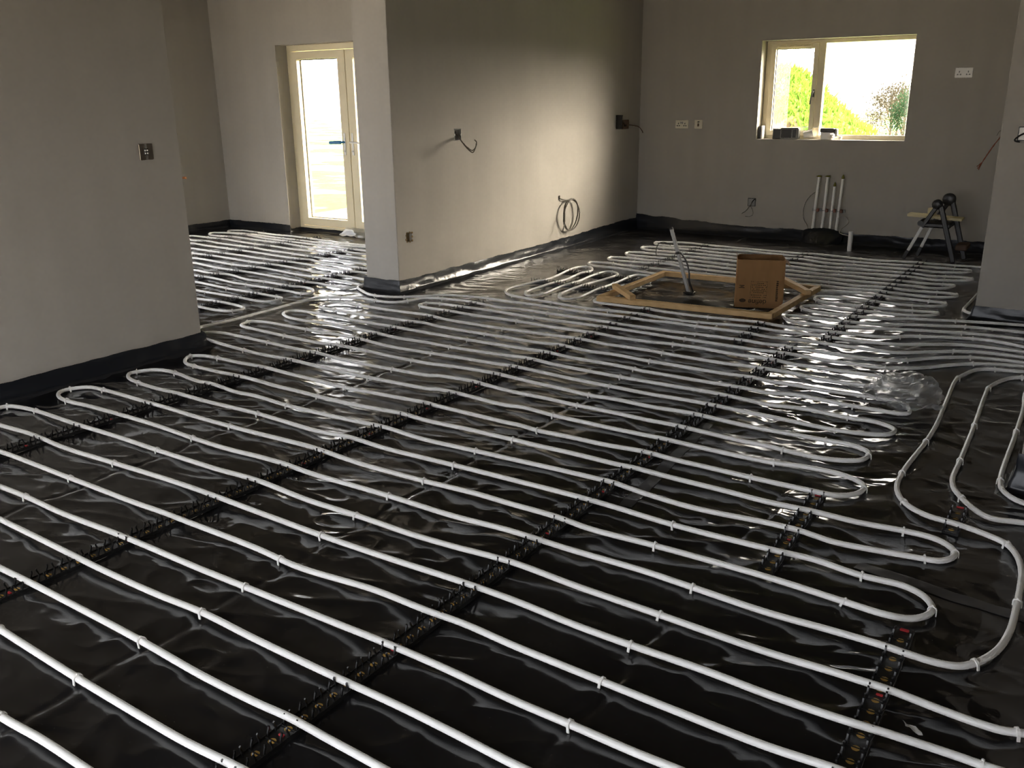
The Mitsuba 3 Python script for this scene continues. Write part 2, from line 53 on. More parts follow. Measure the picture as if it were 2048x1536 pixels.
CLIPS = {
    'A': '-873,2274,16,-4 -2082,2286,16,-1 -3212,2287,16,-2 -4179,2288,16,-2 -113,2308,17,56 -4354,2409,16,-108 -474,2433,17,172 -1079,2454,17,-179 -2057,2463,16,-179 -3193,2475,16,-180 -4183,2490,17,-179 -250,2520,17,-87 -465,2613,17,-2 -1090,2625,17,-3 -2053,2650,16,1 -3220,2660,16,-1 -4133,2660,17,-7 -52,2694,16,90 -4328,2780,16,-114 -3191,2817,16,178 -2067,2821,16,-178 -325,2827,17,-172 -4118,2877,16,175 -248,2919,16,-78 -419,2996,17,2 -3163,2996,16,-1 -2008,3012,16,-1 -4140,3016,17,-3 -116,3072,17,133 -4342,3142,16,-96 -1004,3157,17,179 -1976,3163,16,176 -3148,3174,16,180 -4164,3197,17,-179 -462,3232,17,124 -611,3278,16,-88 -976,3347,16,9 -2019,3369,17,-4 -3164,3369,16,0 -4168,3391,17,-5 -986,3501,17,173 -523,3509,16,91 -1993,3551,16,178 -3154,3551,16,-178 -4180,3588,17,176 -674,3624,16,-91 -870,3708,16,2 -2023,3720,16,-1 -3173,3742,16,0 -4217,3754,17,-3 -869,3855,16,-176 -4718,3889,16,-72 -2001,3901,16,178 -507,3913,16,89 -3171,3917,16,-178 -4219,3946,17,178 -861,4046,16,1 -2027,4068,17,-1 -3167,4086,16,-1 -880,4224,16,177 -2029,4241,16,168 -3176,4275,16,180 -869,4407,16,2 -2023,4421,16,-3 -3164,4443,16,0 -4462,4456,16,-4 -4625,4476,16,-39 -4670,4578,16,-112 -854,4587,16,-176 -2031,4612,16,175 -3143,4618,16,-179 -4451,4664,16,177 -882,4788,16,6 -2059,4821,16,4 -3179,4832,16,-2 -4009,4852,17,-17 -4040,4952,17,-132 -534,4952,16,84 -890,4953,16,-159 -2047,4969,16,179 -3137,4976,16,179 -3940,4986,17,-176 -394,5224,16,18 -506,5278,16,-146',
    'B': '-2137,5404,17,-178 -2798,5408,17,179 -3271,5438,16,173 -3645,5492,16,165 -2134,5575,16,3 -3625,5634,16,-68 -3190,5644,16,76 -3477,5649,17,83 -967,5669,16,55 -3356,5688,16,-73 -864,5753,16,22 -582,5860,16,10 -3034,6189,16,-90 -3202,6253,17,89 -3432,6713,16,-23 -3703,6807,17,-33 -3759,6822,17,17',
    'C': '-874,1540,16,-1 -2016,1553,16,1 -3238,1554,16,-1 -889,1725,16,178 -2051,1730,16,175 -3258,1744,16,-180 -898,1906,16,0 -46,1909,16,-2 -2063,1921,16,-1 -3249,1930,16,2 8,2070,16,-157 -894,2082,16,178 -4360,2086,16,-127 -2071,2099,16,179 -3222,2114,16,179 -4162,2121,17,-180',
    'C2': '-2032,1205,16,-2 -2012,1389,16,-180',
    'C3': '-2040,826,16,1 -2024,1013,17,179 -2423,1025,17,179',
    'D': '-1383,6075,21,171 -1674,6129,16,146 -737,6291,16,-161 -1385,6380,25,176 -1028,6447,17,-168 -866,6459,16,107 -1676,6462,16,137 -473,6531,16,4 -1061,6618,16,9 -740,6639,16,-74 -869,6805,16,135 -990,6826,17,178 -1781,7007,16,-1 -2723,7021,16,-2 -3830,7024,16,76 -3430,7025,21,-8 -3623,7074,17,-9 -854,7155,16,128 -1767,7161,16,177 -995,7173,17,-172 -3800,7351,16,81 -3563,7400,17,-2 -1002,7511,16,-167 -2738,7518,16,177 -1827,7640,16,3 -3778,7680,16,50 -1832,7835,16,-171 -1043,7856,17,-165 -839,7856,16,99 -3575,7889,17,-180 -3799,8033,16,73 -3594,8095,16,4 -1841,8190,16,180 -900,8217,16,101 -3583,8230,16,-170 -1039,8250,17,-171 -1812,8361,17,-5 -3819,8386,16,73 -1051,8431,17,7',
    'E': '-1713,5879,16,-118 -1565,5907,17,178 -658,5974,16,11 -661,6154,16,-166',
    'F': '-293,3379,16,117 -354,3762,16,91 -363,4233,16,92 -379,4847,16,86 -259,5136,16,25',
    'G': '-195,3628,16,95 -200,4245,16,90',
    'H': '-5060,4050,17,-132 -5074,4171,16,-24 -5771,4393,17,176 -5063,4502,17,-81 -5159,4551,17,0 -5747,4574,17,-5 -5085,4726,17,-168 -4807,4736,16,38 -5726,4752,17,178 -4722,4792,16,27 -4424,4837,16,-2 -5691,4912,17,-1 -4203,4937,17,68 -4545,4965,16,178 -4320,5038,16,-142 -4991,5060,17,-168 -5693,5104,17,173 -2034,5111,17,-1 -3124,5132,16,-2 -4033,5136,17,12 -6553,5142,17,175 -823,5168,16,44 -4896,5190,16,-66 -4134,5218,17,-141 -5708,5280,17,-9 -2911,5288,17,179 -3130,5299,16,177 -2108,5300,17,175 -3909,5301,16,-171 -3751,5320,16,-179 -6579,5323,17,-3 -536,5410,16,22 -5676,5430,17,157 -635,5493,16,-150 -6566,5507,17,176 -7419,5550,17,-177 -5685,5636,17,-9 -6554,5675,17,-3 -7378,5726,17,-5 -5624,5783,17,172 -7367,5917,17,176 -6540,6021,17,-6 -7379,6092,17,-5 -7351,6264,17,174 -8173,6329,17,180 -6815,6399,16,-5 -7412,6459,17,-5 -7400,6580,16,174 -7384,6683,18,-5 -7063,6777,26,-180',
}
RAIL_LINES = {
    'main': (-1.428, 0.900, -1.441, 5.150),
    'mid': (-2.613, 0.900, -2.570, 5.620),
    'left': (-3.775, 1.600, -3.720, 5.200),
    'rightnear': (-0.290, 1.000, -0.297, 2.390),
    'rightmid': (-0.722, 2.490, -0.742, 3.150),
    'rightfar': (-0.287, 3.080, -0.288, 3.315),
    'far': (-1.318, 5.316, -1.313, 8.560),
    'farmid': (-1.748, 5.057, -1.778, 5.649),
    'farback': (-2.295, 7.913, -2.298, 8.523),
    'farleft': (-3.269, 6.911, -3.280, 8.594),
    'small1': (-3.839, 6.075, -3.135, 6.052),
    'small2': (-3.893, 6.579, -3.095, 6.484),
    'h1': (-5.371, 3.996, -5.382, 5.804),
    'h2': (-6.307, 4.718, -6.191, 6.564),
    'h3': (-7.159, 5.382, -7.094, 6.936),
    'h4': (-7.941, 5.986, -7.938, 6.942),
}
# ---------------------------------------------------------------- helpers
def numbered(name):
    if name not in scene and name not in labels:
        return name
    i = 1
    while f'{name}_{i:03d}' in scene or f'{name}_{i:03d}' in labels:
        i += 1
    return f'{name}_{i:03d}'


def obj(name, mesh, mat, parent=None, smooth=False, to_world=None, kind=None, label=None, category=None, group=None, **more):
    key = numbered(f'{parent}__{name}' if parent else name)
    shape = dict(mesh) if isinstance(mesh, dict) else mikit.ply(mesh, mat, smooth=smooth, **more)
    if to_world is not None:
        shape['to_world'] = to_world
    scene[key] = shape
    info = {k: v for k, v in (('kind', kind), ('label', label), ('category', category), ('group', group)) if v}
    if info:
        labels[key] = info
    return key


def thing(name, label, category, group=None):
    key = numbered(name)
    labels[key] = {'label': label, 'category': category}
    if group:
        labels[key]['group'] = group
    return key


def box(x0, x1, y0, y1, z0, z1, bev=0.0):
    if bev <= 0:
        b = trimesh.creation.box((x1 - x0, y1 - y0, z1 - z0))
        b.apply_translation(((x0 + x1) / 2, (y0 + y1) / 2, (z0 + z1) / 2))
        return b
    pts = []
    for sx in (0, 1):
        for sy in (0, 1):
            for sz in (0, 1):
                c = np.array([(x0, x1)[sx], (y0, y1)[sy], (z0, z1)[sz]])
                s = np.array([1 - 2 * sx, 1 - 2 * sy, 1 - 2 * sz]) * bev
                for k in range(3):
                    q = c + s
                    q[k] = c[k]
                    pts.append(q)
    return trimesh.convex.convex_hull(np.array(pts))


def man(mesh):
    return m3.Manifold(m3.Mesh(np.asarray(mesh.vertices, np.float32), np.asarray(mesh.faces, np.uint32)))


def unman(m):
    q = m.to_mesh()
    return trimesh.Trimesh(q.vert_properties[:, :3], q.tri_verts, process=False)


def cut(a, *bs):
    m = man(a)
    for b in bs:
        m = m - man(b)
    return unman(m)


def cat(*ms):
    return trimesh.util.concatenate([m for m in ms])


def curve(P, step=0.02):
    """Centripetal Catmull-Rom curve through P."""
    P = np.asarray(P, float)
    out, n = [], len(P)
    for i in range(n - 1):
        p1, p2 = P[i], P[i + 1]
        p0 = P[i - 1] if i else 2 * P[0] - P[1]
        q3 = P[i + 2] if i + 2 < n else 2 * P[-1] - P[-2]
        d = [max(1e-5, np.linalg.norm(b - a) ** 0.5) for a, b in ((p0, p1), (p1, p2), (p2, q3))]
        t0, t1 = 0.0, d[0]
        t2 = t1 + d[1]
        t3 = t2 + d[2]
        k = max(1, int(math.ceil(np.linalg.norm(p2 - p1) / step)))
        t = np.linspace(t1, t2, k, endpoint=False)[:, None]
        a1 = (t1 - t) / (t1 - t0) * p0 + (t - t0) / (t1 - t0) * p1
        a2 = (t2 - t) / (t2 - t1) * p1 + (t - t1) / (t2 - t1) * p2
        a3 = (t3 - t) / (t3 - t2) * p2 + (t - t2) / (t3 - t2) * q3
        b1 = (t2 - t) / (t2 - t0) * a1 + (t - t0) / (t2 - t0) * a2
        b2 = (t3 - t) / (t3 - t1) * a2 + (t - t1) / (t3 - t1) * a3
        out.append((t2 - t) / (t2 - t1) * b1 + (t - t1) / (t2 - t1) * b2)
    out.append(P[-1:])
    return np.vstack(out)


def tube(P, r, sides=10, caps=True):
    P = np.asarray(P, float)
    n = len(P)
    t = np.gradient(P, axis=0)
    t /= np.linalg.norm(t, axis=1, keepdims=True) + 1e-12
    a = np.cross(t[0], [0, 0, 1.0])
    if np.linalg.norm(a) < 0.1:
        a = np.cross(t[0], [1.0, 0, 0])
    A = np.empty_like(P)
    for i in range(n):
        a = a - (a @ t[i]) * t[i]
        a /= np.linalg.norm(a) + 1e-12
        A[i] = a
    B = np.cross(t, A)
    ang = np.arange(sides) * 2 * np.pi / sides
    r = np.broadcast_to(r, (n,))
    v = P[:, None] + r[:, None, None] * (np.cos(ang)[None, :, None] * A[:, None] + np.sin(ang)[None, :, None] * B[:, None])
    v = v.reshape(-1, 3)
    i, j = np.meshgrid(np.arange(n - 1), np.arange(sides), indexing='ij')
    j2 = (j + 1) % sides
    q = np.stack([i * sides + j, i * sides + j2, (i + 1) * sides + j2, (i + 1) * sides + j], -1).reshape(-1, 4)
    f = np.vstack([q[:, [0, 1, 2]], q[:, [0, 2, 3]]])
    if caps:
        k = np.arange(sides)
        v = np.vstack([v, P[:1], P[-1:]])
        c0, c1 = n * sides, n * sides + 1
        f = np.vstack([f, np.stack([np.full(sides, c0), (k + 1) % sides, k], 1), np.stack([np.full(sides, c1), (n - 1) * sides + k, (n - 1) * sides + (k + 1) % sides], 1)])
    return trimesh.Trimesh(v, f, process=False)


def rod(a, b, r, sides=10):
    return tube(np.array([a, b], float), r, sides)


def beam(a, b, w, h, up=(0, 0, 1), bev=0.003):
    """A squared timber or bar from a to b: w across, h along up."""
    a, b, up = (np.asarray(x, float) for x in (a, b, up))
    d = b - a
    L = np.linalg.norm(d)
    d /= L
    s = np.cross(d, up)
    s /= np.linalg.norm(s)
    u = np.cross(s, d)
    m = box(0, L, -w / 2, w / 2, -h / 2, h / 2, bev)
    M = np.eye(4)
    M[:3, 0], M[:3, 1], M[:3, 2], M[:3, 3] = d, s, u, a
    if np.linalg.det(M[:3, :3]) < 0:
        M[:3, 1] *= -1
    m.apply_transform(M)
    return m


def grid(V):
    """Triangles of an (a, b, 3) grid of points."""
    a, b = V.shape[:2]
    i, j = np.meshgrid(np.arange(a - 1), np.arange(b - 1), indexing='ij')
    q = np.stack([i * b + j, (i + 1) * b + j, (i + 1) * b + j + 1, i * b + j + 1], -1).reshape(-1, 4)
    return trimesh.Trimesh(V.reshape(-1, 3), np.vstack([q[:, [0, 1, 2]], q[:, [0, 2, 3]]]), process=False)


def sheet(V, thick):
    """A closed thin sheet: the grid and its copy moved by thick along -normal."""
    top = grid(V)
    n = top.vertex_normals.reshape(V.shape)
    bot = grid(V - n * thick)
    bot.invert()
    a, b = V.shape[:2]
    rim = np.concatenate([np.arange(b), np.arange(1, a) * b + b - 1, (a - 1) * b + np.arange(b - 2, -1, -1), np.arange(a - 2, 0, -1) * b])
    r2 = np.roll(rim, -1)
    N = a * b
    side = np.vstack([np.stack([rim, r2, r2 + N], 1), np.stack([rim, r2 + N, rim + N], 1)])
    return trimesh.Trimesh(np.vstack([top.vertices, bot.vertices]), np.vstack([top.faces, bot.faces + N, side]), process=False)


def lathe(profile, sections=24):
    return trimesh.creation.revolve(np.array(profile, float), sections=sections)


def move(m, x=0, y=0, z=0, rz=0, rx=0, ry=0):
    m = m.copy()
    for ang, ax in ((rx, [1, 0, 0]), (ry, [0, 1, 0]), (rz, [0, 0, 1])):
        if ang:
            m.apply_transform(trimesh.transformations.rotation_matrix(math.radians(ang), ax))
    m.apply_translation((x, y, z))
    return m


# ---------------------------------------------------------------- materials
def rgb(*c):
    return {'type': 'rgb', 'value': list(c)}


def plastic(c, rough=0.35, spec=0.5, **k):
    return {'type': 'principled', 'base_color': rgb(*c) if isinstance(c, (tuple, list)) else c, 'roughness': rough, 'specular': spec, **k}


def mat(name, d, two=False):
    scene[name] = {'type': 'twosided', 'bsdf': d} if two else d
    return name


def wall_colour(p, n, uv):
    s = fbm(p.x * 1.3 + p.y * 1.3, p.z * 0.9, p.y * 0.7, 3)
    streak = fbm(p.x * 9 + p.y * 9, p.z * 1.2, 3.0, 3)
    fine = noise(p.x * 60, p.y * 60, p.z * 45)
    k = 0.90 + 0.10 * s + 0.08 * (streak - 0.5) + 0.03 * (fine - 0.5)
    return mi.Color3f(0.405, 0.379, 0.338) * k


def wall_bump(p, n, uv):
    return fbm(p.x * 5 + 11, p.y * 5, p.z * 4, 4)


mat('plaster', {'type': 'bumpmap', 'arbitrary': mikit.proc(wall_bump, 4e-3), 'scale': 0.004, 'bsdf': plastic(mikit.proc(wall_colour), 0.85, 0.2)}, True)
mat('ceiling_paint', plastic((0.22, 0.205, 0.185), 0.9, 0.2), True)


def poly_colour(p, n, uv):
    d = fbm(p.x * 2.3, p.y * 2.3, 1.0, 4)
    f = noise(p.x * 140, p.y * 140, 2.0)
    dust = smoothstep(0.5, 0.8, d) * 0.010
    speck = smoothstep(0.975, 0.99, noise(p.x * 230, p.y * 230, 5.0)) * 0.05
    return mi.Color3f(0.0085, 0.0085, 0.0095) + mi.Color3f(1.0, 0.95, 0.85) * (dust * (0.6 + 0.8 * f) + speck)


def poly_rough(p, n, uv):
    return 0.07 + 0.10 * smoothstep(0.3, 0.75, fbm(p.x * 1.7 + 9, p.y * 1.7, 4.0, 3))


def poly_bump(p, n, uv):
    return fbm(p.x * 14 + 6 * noise(p.x * 5, p.y * 5), p.y * 26, p.z * 22, 2)


mat('polythene', {'type': 'bumpmap', 'arbitrary': mikit.proc(poly_bump, 2e-3), 'scale': 0.0014, 'bsdf': plastic(mikit.proc(poly_colour), mikit.proc(poly_rough), 0.5)}, True)
mat('polythene_edge', {'type': 'bumpmap', 'arbitrary': mikit.proc(poly_bump, 2e-3), 'scale': 0.0030, 'bsdf': plastic((0.009, 0.011, 0.015), 0.28, 0.4)}, True)
mat('clear_tape', plastic((0.045, 0.045, 0.046), 0.35, 0.5), True)
mat('pipe_plastic', plastic((0.83, 0.825, 0.80), 0.32, 0.5))
mat('staple_plastic', plastic((0.80, 0.79, 0.75), 0.4, 0.5))
mat('black_plastic', plastic((0.012, 0.012, 0.012), 0.35, 0.5))
mat('rail_plastic', plastic((0.010, 0.010, 0.010), 0.30, 0.5))
mat('gold_disc', plastic((0.42, 0.25, 0.06), 0.5, 0.4))
mat('red_plastic', plastic((0.45, 0.025, 0.03), 0.4, 0.5))
mat('cream_frame', plastic((0.72, 0.64, 0.44), 0.4, 0.45))
mat('gasket', plastic((0.06, 0.05, 0.03), 0.6, 0.3))
mat('glass', {'type': 'thindielectric', 'int_ior': 1.5})
mat('white_plastic', plastic((0.78, 0.77, 0.74), 0.35, 0.5))
mat('sheet_white', plastic((0.70, 0.69, 0.66), 0.5, 0.4), True)
mat('cream_plastic', plastic((0.62, 0.58, 0.47), 0.4, 0.5))
mat('steel', {'type': 'principled', 'base_color': rgb(0.50, 0.49, 0.47), 'metallic': 1.0, 'roughness': 0.32})
mat('dark_steel', {'type': 'principled', 'base_color': rgb(0.20, 0.17, 0.14), 'metallic': 0.9, 'roughness': 0.35})
mat('galvanised', {'type': 'principled', 'base_color': rgb(0.32, 0.31, 0.29), 'metallic': 0.7, 'roughness': 0.45})
mat('grey_steel', plastic((0.36, 0.36, 0.35), 0.4, 0.5))
mat('aluminium', plastic((0.66, 0.66, 0.65), 0.35, 0.6))
mat('copper', {'type': 'principled', 'base_color': rgb(0.75, 0.36, 0.18), 'metallic': 0.9, 'roughness': 0.35})
mat('dark_copper', plastic((0.16, 0.045, 0.02), 0.4, 0.5))
mat('cable_grey', plastic((0.075, 0.065, 0.05), 0.5, 0.4))
mat('cable_pale', plastic((0.36, 0.33, 0.28), 0.5, 0.4))
mat('blue_film', plastic((0.03, 0.19, 0.42), 0.35, 0.5))
mat('olive_tape', plastic((0.17, 0.16, 0.03), 0.6, 0.3))
mat('brown_dark', plastic((0.10, 0.065, 0.045), 0.7, 0.3))
mat('brown_back', plastic((0.30, 0.22, 0.12), 0.8, 0.2))
mat('pale_board', plastic((0.62, 0.54, 0.34), 0.7, 0.3))
mat('dark_grey', plastic((0.05, 0.05, 0.05), 0.5, 0.4))
mat('mid_grey', plastic((0.22, 0.22, 0.21), 0.5, 0.4))


def timber_colour(p, n, uv):
    g = fbm(p.x * 14 + p.y * 3, p.y * 14 - p.x * 3, p.z * 60, 3)
    r = 0.5 + 0.5 * dr.sin(60.0 * (p.x + p.y) + 9.0 * g + 40.0 * p.z)
    return mix((0.50, 0.315, 0.135), (0.70, 0.485, 0.25), 0.55 * g + 0.3 * r)


mat('timber', plastic(mikit.proc(timber_colour), 0.65, 0.3))


def card_colour(p, n, uv):
    return mix((0.25, 0.135, 0.055), (0.32, 0.18, 0.08), fbm(p.x * 30, p.y * 30, p.z * 6, 3))


mat('cardboard', plastic(mikit.proc(card_colour), 0.85, 0.2), True)
mat('print_ink', plastic((0.05, 0.03, 0.018), 0.8, 0.2))
mat('bag_film', {'type': 'principledthin', 'base_color': rgb(0.86, 0.86, 0.86), 'roughness': 0.12, 'spec_trans': 0.90, 'diff_trans': 0.6, 'eta': 1.5, 'spec_tint': 0.0})


def lawn_colour(p, n, uv):
    k = fbm(p.x * 0.7, p.y * 0.7, 2.0, 4)
    f = fbm(p.x * 7, p.y * 7, 4.0, 3)
    green = mix((0.10, 0.19, 0.03), (0.20, 0.27, 0.05), f)
    return mix(green, (0.42, 0.39, 0.33), smoothstep(0.46, 0.60, k))


def mound_colour(p, n, uv):
    f = fbm(p.x * 3, p.y * 3, p.z * 3, 4)
    soil = smoothstep(0.60, 0.72, fbm(p.x * 1.4 + 4, p.y * 1.4, p.z * 1.6, 3))
    return mix(mix((0.09, 0.19, 0.02), (0.19, 0.30, 0.04), f), (0.14, 0.10, 0.06), soil)


mat('lawn', plastic(mikit.proc(lawn_colour), 0.9, 0.1), True)
mat('mound_turf', plastic(mikit.proc(mound_colour), 0.9, 0.1), True)
mat('grass_blade', {'type': 'principledthin', 'base_color': rgb(0.17, 0.29, 0.04), 'roughness': 0.6, 'diff_trans': 0.8})
mat('leaf_brown', {'type': 'principledthin', 'base_color': rgb(0.075, 0.065, 0.045), 'roughness': 0.6, 'diff_trans': 0.7})
mat('leaf_green', {'type': 'principledthin', 'base_color': rgb(0.035, 0.07, 0.035), 'roughness': 0.6, 'diff_trans': 0.7})
mat('bark', plastic((0.16, 0.12, 0.085), 0.9, 0.1))
mat('gravel', plastic((0.27, 0.255, 0.235), 0.9, 0.1), True)
mat('render_outside', plastic((0.62, 0.60, 0.56), 0.9, 0.1), True)

# ---------------------------------------------------------------- floor
X_WALL, Y_BACK, Y_END, Y_PILLAR = -4.5, 9.345, 3.356, 5.200
PIER = (-0.66, 6.5)
NEAR = (-0.14, 3.6)
CEIL = 2.62


def line_noise(x, y, ang, fu, fv, seed, octaves=3):
    c, s = math.cos(math.radians(ang)), math.sin(math.radians(ang))
    u, v = x * c + y * s, -x * s + y * c
    return meshkit.fbm(np.stack([u * fu, v * fv, np.full_like(u, seed * 1.7)], -1), octaves, seed)


def ridge(n):
    return 1 - np.abs(2 * n - 1)


def floor_height(x, y):
    wx = x + 0.22 * (line_noise(x, y, 0, 2.4, 2.4, 31, 3) - 0.5)
    wy = y + 0.22 * (line_noise(x, y, 40, 2.4, 2.4, 32, 3) - 0.5)
    m1 = np.clip((line_noise(x, y, 20, 0.9, 0.9, 41, 2) - 0.30) / 0.35, 0, 1)
    m2 = np.clip((line_noise(x, y, 70, 0.9, 0.9, 42, 2) - 0.35) / 0.35, 0, 1)
    right = 1 / (1 + np.exp(-(x + 1.35) / 0.22)) * np.clip((y - 1.6) / 1.2, 0.25, 1)
    h = 0.0100 * (line_noise(wx, wy, -14, 1.6, 5.0, 1, 2) - 0.5) * (0.8 + 0.8 * right)
    h += 0.0085 * m1 * (ridge(line_noise(wx, wy, -24, 1.9, 6.5, 2, 1)) ** 4 - 0.2) * (1 + 0.6 * right)
    h += 0.0075 * m2 * (ridge(line_noise(wx, wy, 28, 2.2, 7.5, 3, 1)) ** 4 - 0.2) * (1 + 0.6 * right)
    h += 0.0110 * right * (ridge(line_noise(wx, wy, 62, 2.2, 5.5, 4, 1)) ** 4 - 0.2)
    h += 0.0070 * right * (ridge(line_noise(wx, wy, -60, 3.0, 7.5, 7, 1)) ** 4 - 0.2)
    h += 0.0060 * (line_noise(wx, wy, -12, 4.0, 11, 5, 2) - 0.5) * (0.75 + 0.7 * m2 + 0.6 * right)
    h += 0.0040 * (ridge(line_noise(wx, wy, 10, 7, 14, 6, 1)) ** 3 - 0.25) * (0.5 + m1)
    h += 0.0040 * (ridge(line_noise(wx, wy, -40, 6, 13, 8, 1)) ** 3 - 0.25) * (0.2 + m2)
    for x0, amp, seed in ((-3.18, 0.0075, 11), (-2.02, 0.0065, 12), (-0.86, 0.005, 13), (-4.98, 0.005, 14), (-5.9, 0.005, 15), (-6.75, 0.005, 16)):
        xc = x0 + 0.05 * (line_noise(np.zeros_like(y), y, 0, 1, 0.9, seed, 3) - 0.5) + 0.012 * np.sin(y * 15.7)
        h -= amp * np.exp(-((x - xc) / 0.011) ** 2) * np.clip(line_noise(np.zeros_like(y), y, 0, 1, 1.3, seed + 9, 2) * 2.2 - 0.3, 0.15, 1)
        h += 0.4 * amp * np.exp(-((x - xc - 0.03) / 0.02) ** 2)
    q = np.exp(-(((x + 2.40) / 0.33) ** 4 + ((y - 6.18) / 0.34) ** 4))
    extra = q * (0.034 * np.exp(-((x + 2.44 - 0.3 * (wy - y)) / 0.16) ** 2 - ((y - 6.02 + 0.4 * (wx - x)) / 0.17) ** 2) + 0.022 * np.exp(-((x + 2.14) / 0.10) ** 2 - ((y - 6.22) / 0.16) ** 2) + 0.02 * (line_noise(wx, wy, 15, 3, 7, 51, 2) - 0.5))
    return extra + 0.0095 * np.tanh(h / 0.0105) - 0.0030


def axis(*parts):
    return np.unique(np.round(np.concatenate([np.arange(a, b, s) for a, b, s in parts] + [[parts[-1][1]]]), 4))


gx = axis((-8.86, -4.5, 0.018), (-4.5, 0.45, 0.0105), (0.45, 3.0, 0.05))
gy = axis((-0.8, 0.5, 0.06), (0.5, 4.0, 0.0095), (4.0, 9.4, 0.016))
GX, GY = np.meshgrid(gx, gy, indexing='ij')
GZ = floor_height(GX, GY)
obj('floor', grid(np.stack([GX, GY, GZ], -1)), 'polythene', smooth=True, kind='structure', label='floor covered in wrinkled glossy black polythene sheet')


# ---------------------------------------------------------------- walls
def wall(name, mesh, label):
    return obj(name, mesh, 'plaster', kind='structure', label=label)


HOLE = (5.306, 5.379, 0.373, 0.447)
wall('wall_left', box(-4.831, X_WALL, -1.151, Y_END, -0.05, CEIL, 0.004), 'grey plastered partition on the left with a switch plate')
wall_c = cut(box(-4.831, X_WALL, Y_PILLAR, Y_BACK + 0.02, -0.05, CEIL, 0.004), box(-4.542, -4.395, HOLE[0], HOLE[1], HOLE[2], HOLE[3]), box(-4.547, -4.395, 5.955, 6.054, 1.101, 1.195))
wall('wall_centre', wall_c, 'plastered wall in the middle ending in a square corner by the opening')
obj('recess_back', move(box(-0.004, 0.004, -0.038, 0.038, -0.037, 0.037, 0.002), -4.533, 5.342, 0.410), 'brown_back', 'wall_centre')
rim = []
for k in range(9):
    a = 2 * math.pi * k / 9
    rim.append(move(trimesh.creation.icosphere(1, 0.006 + 0.004 * rng.random()), -4.501, 5.342 + 0.037 * np.clip(1.3 * math.cos(a), -1, 1), 0.410 + 0.036 * np.clip(1.3 * math.sin(a), -1, 1)))
obj('recess_rim', cat(*rim), 'brown_back', 'wall_centre', smooth=True)

WIN = (-3.181, -1.748, 0.991, 1.940)
wall('wall_back', cut(box(-4.835, 3.244, Y_BACK, Y_BACK + 0.32, -0.380, CEIL), box(WIN[0], WIN[1], Y_BACK - 0.1, Y_BACK + 0.5, WIN[2], WIN[3])), 'grey plastered back wall with the two-light window')
DOOR = (-7.791, -5.808, 0.034, 1.996)
Y_HALL = 7.168
wall('wall_hall', cut(box(-9.157, -4.814, Y_HALL, Y_HALL + 0.32, -0.380, CEIL), box(DOOR[0], DOOR[1], Y_HALL - 0.1, Y_HALL + 0.5, DOOR[2], DOOR[3]), box(DOOR[0], DOOR[1], Y_HALL - 0.1, Y_HALL + 0.16, -0.589, DOOR[2] + 0.05)), 'pale plastered wall of the far room around the glazed door')
wall('wall_hall_left', cut(box(-9.157, -8.812, -0.366, Y_HALL + 0.1, -0.380, CEIL), *[box(*h) for h in HALL_LEFT_HOLES]), 'pale plastered side wall of the far room with a copper stub')
wall('wall_hall_rear', cut(box(-9.157, -4.605, -0.366, -0.03, -0.380, CEIL), *[box(*h) for h in HALL_HOLES]), 'rear wall of the far room, out of the picture')
wall('wall_pier', box(PIER[0], 3.244, PIER[1], PIER[1] + 0.14, -0.05, CEIL, 0.004), 'dim grey partition end at the right edge of the picture')
wall('wall_near_right', box(NEAR[0], 3.244, NEAR[1], NEAR[1] + 0.14, -0.05, CEIL, 0.004), 'partition end at the right edge near the camera')
wall('wall_right', box(3.139, 3.453, -1.151, Y_BACK + 0.3, -0.380, CEIL), 'right side wall, out of the picture')
wall('wall_rear', cut(box(-4.814, 3.244, -1.151, -0.837, -0.380, CEIL), *[box(*h) for h in REAR_HOLES]), 'rear wall behind the camera')
obj('ceiling', box(-9.209, 3.506, -1.727, 9.732, CEIL, CEIL + 0.2), 'ceiling_paint', kind='structure', label='plain pale ceiling above the picture')


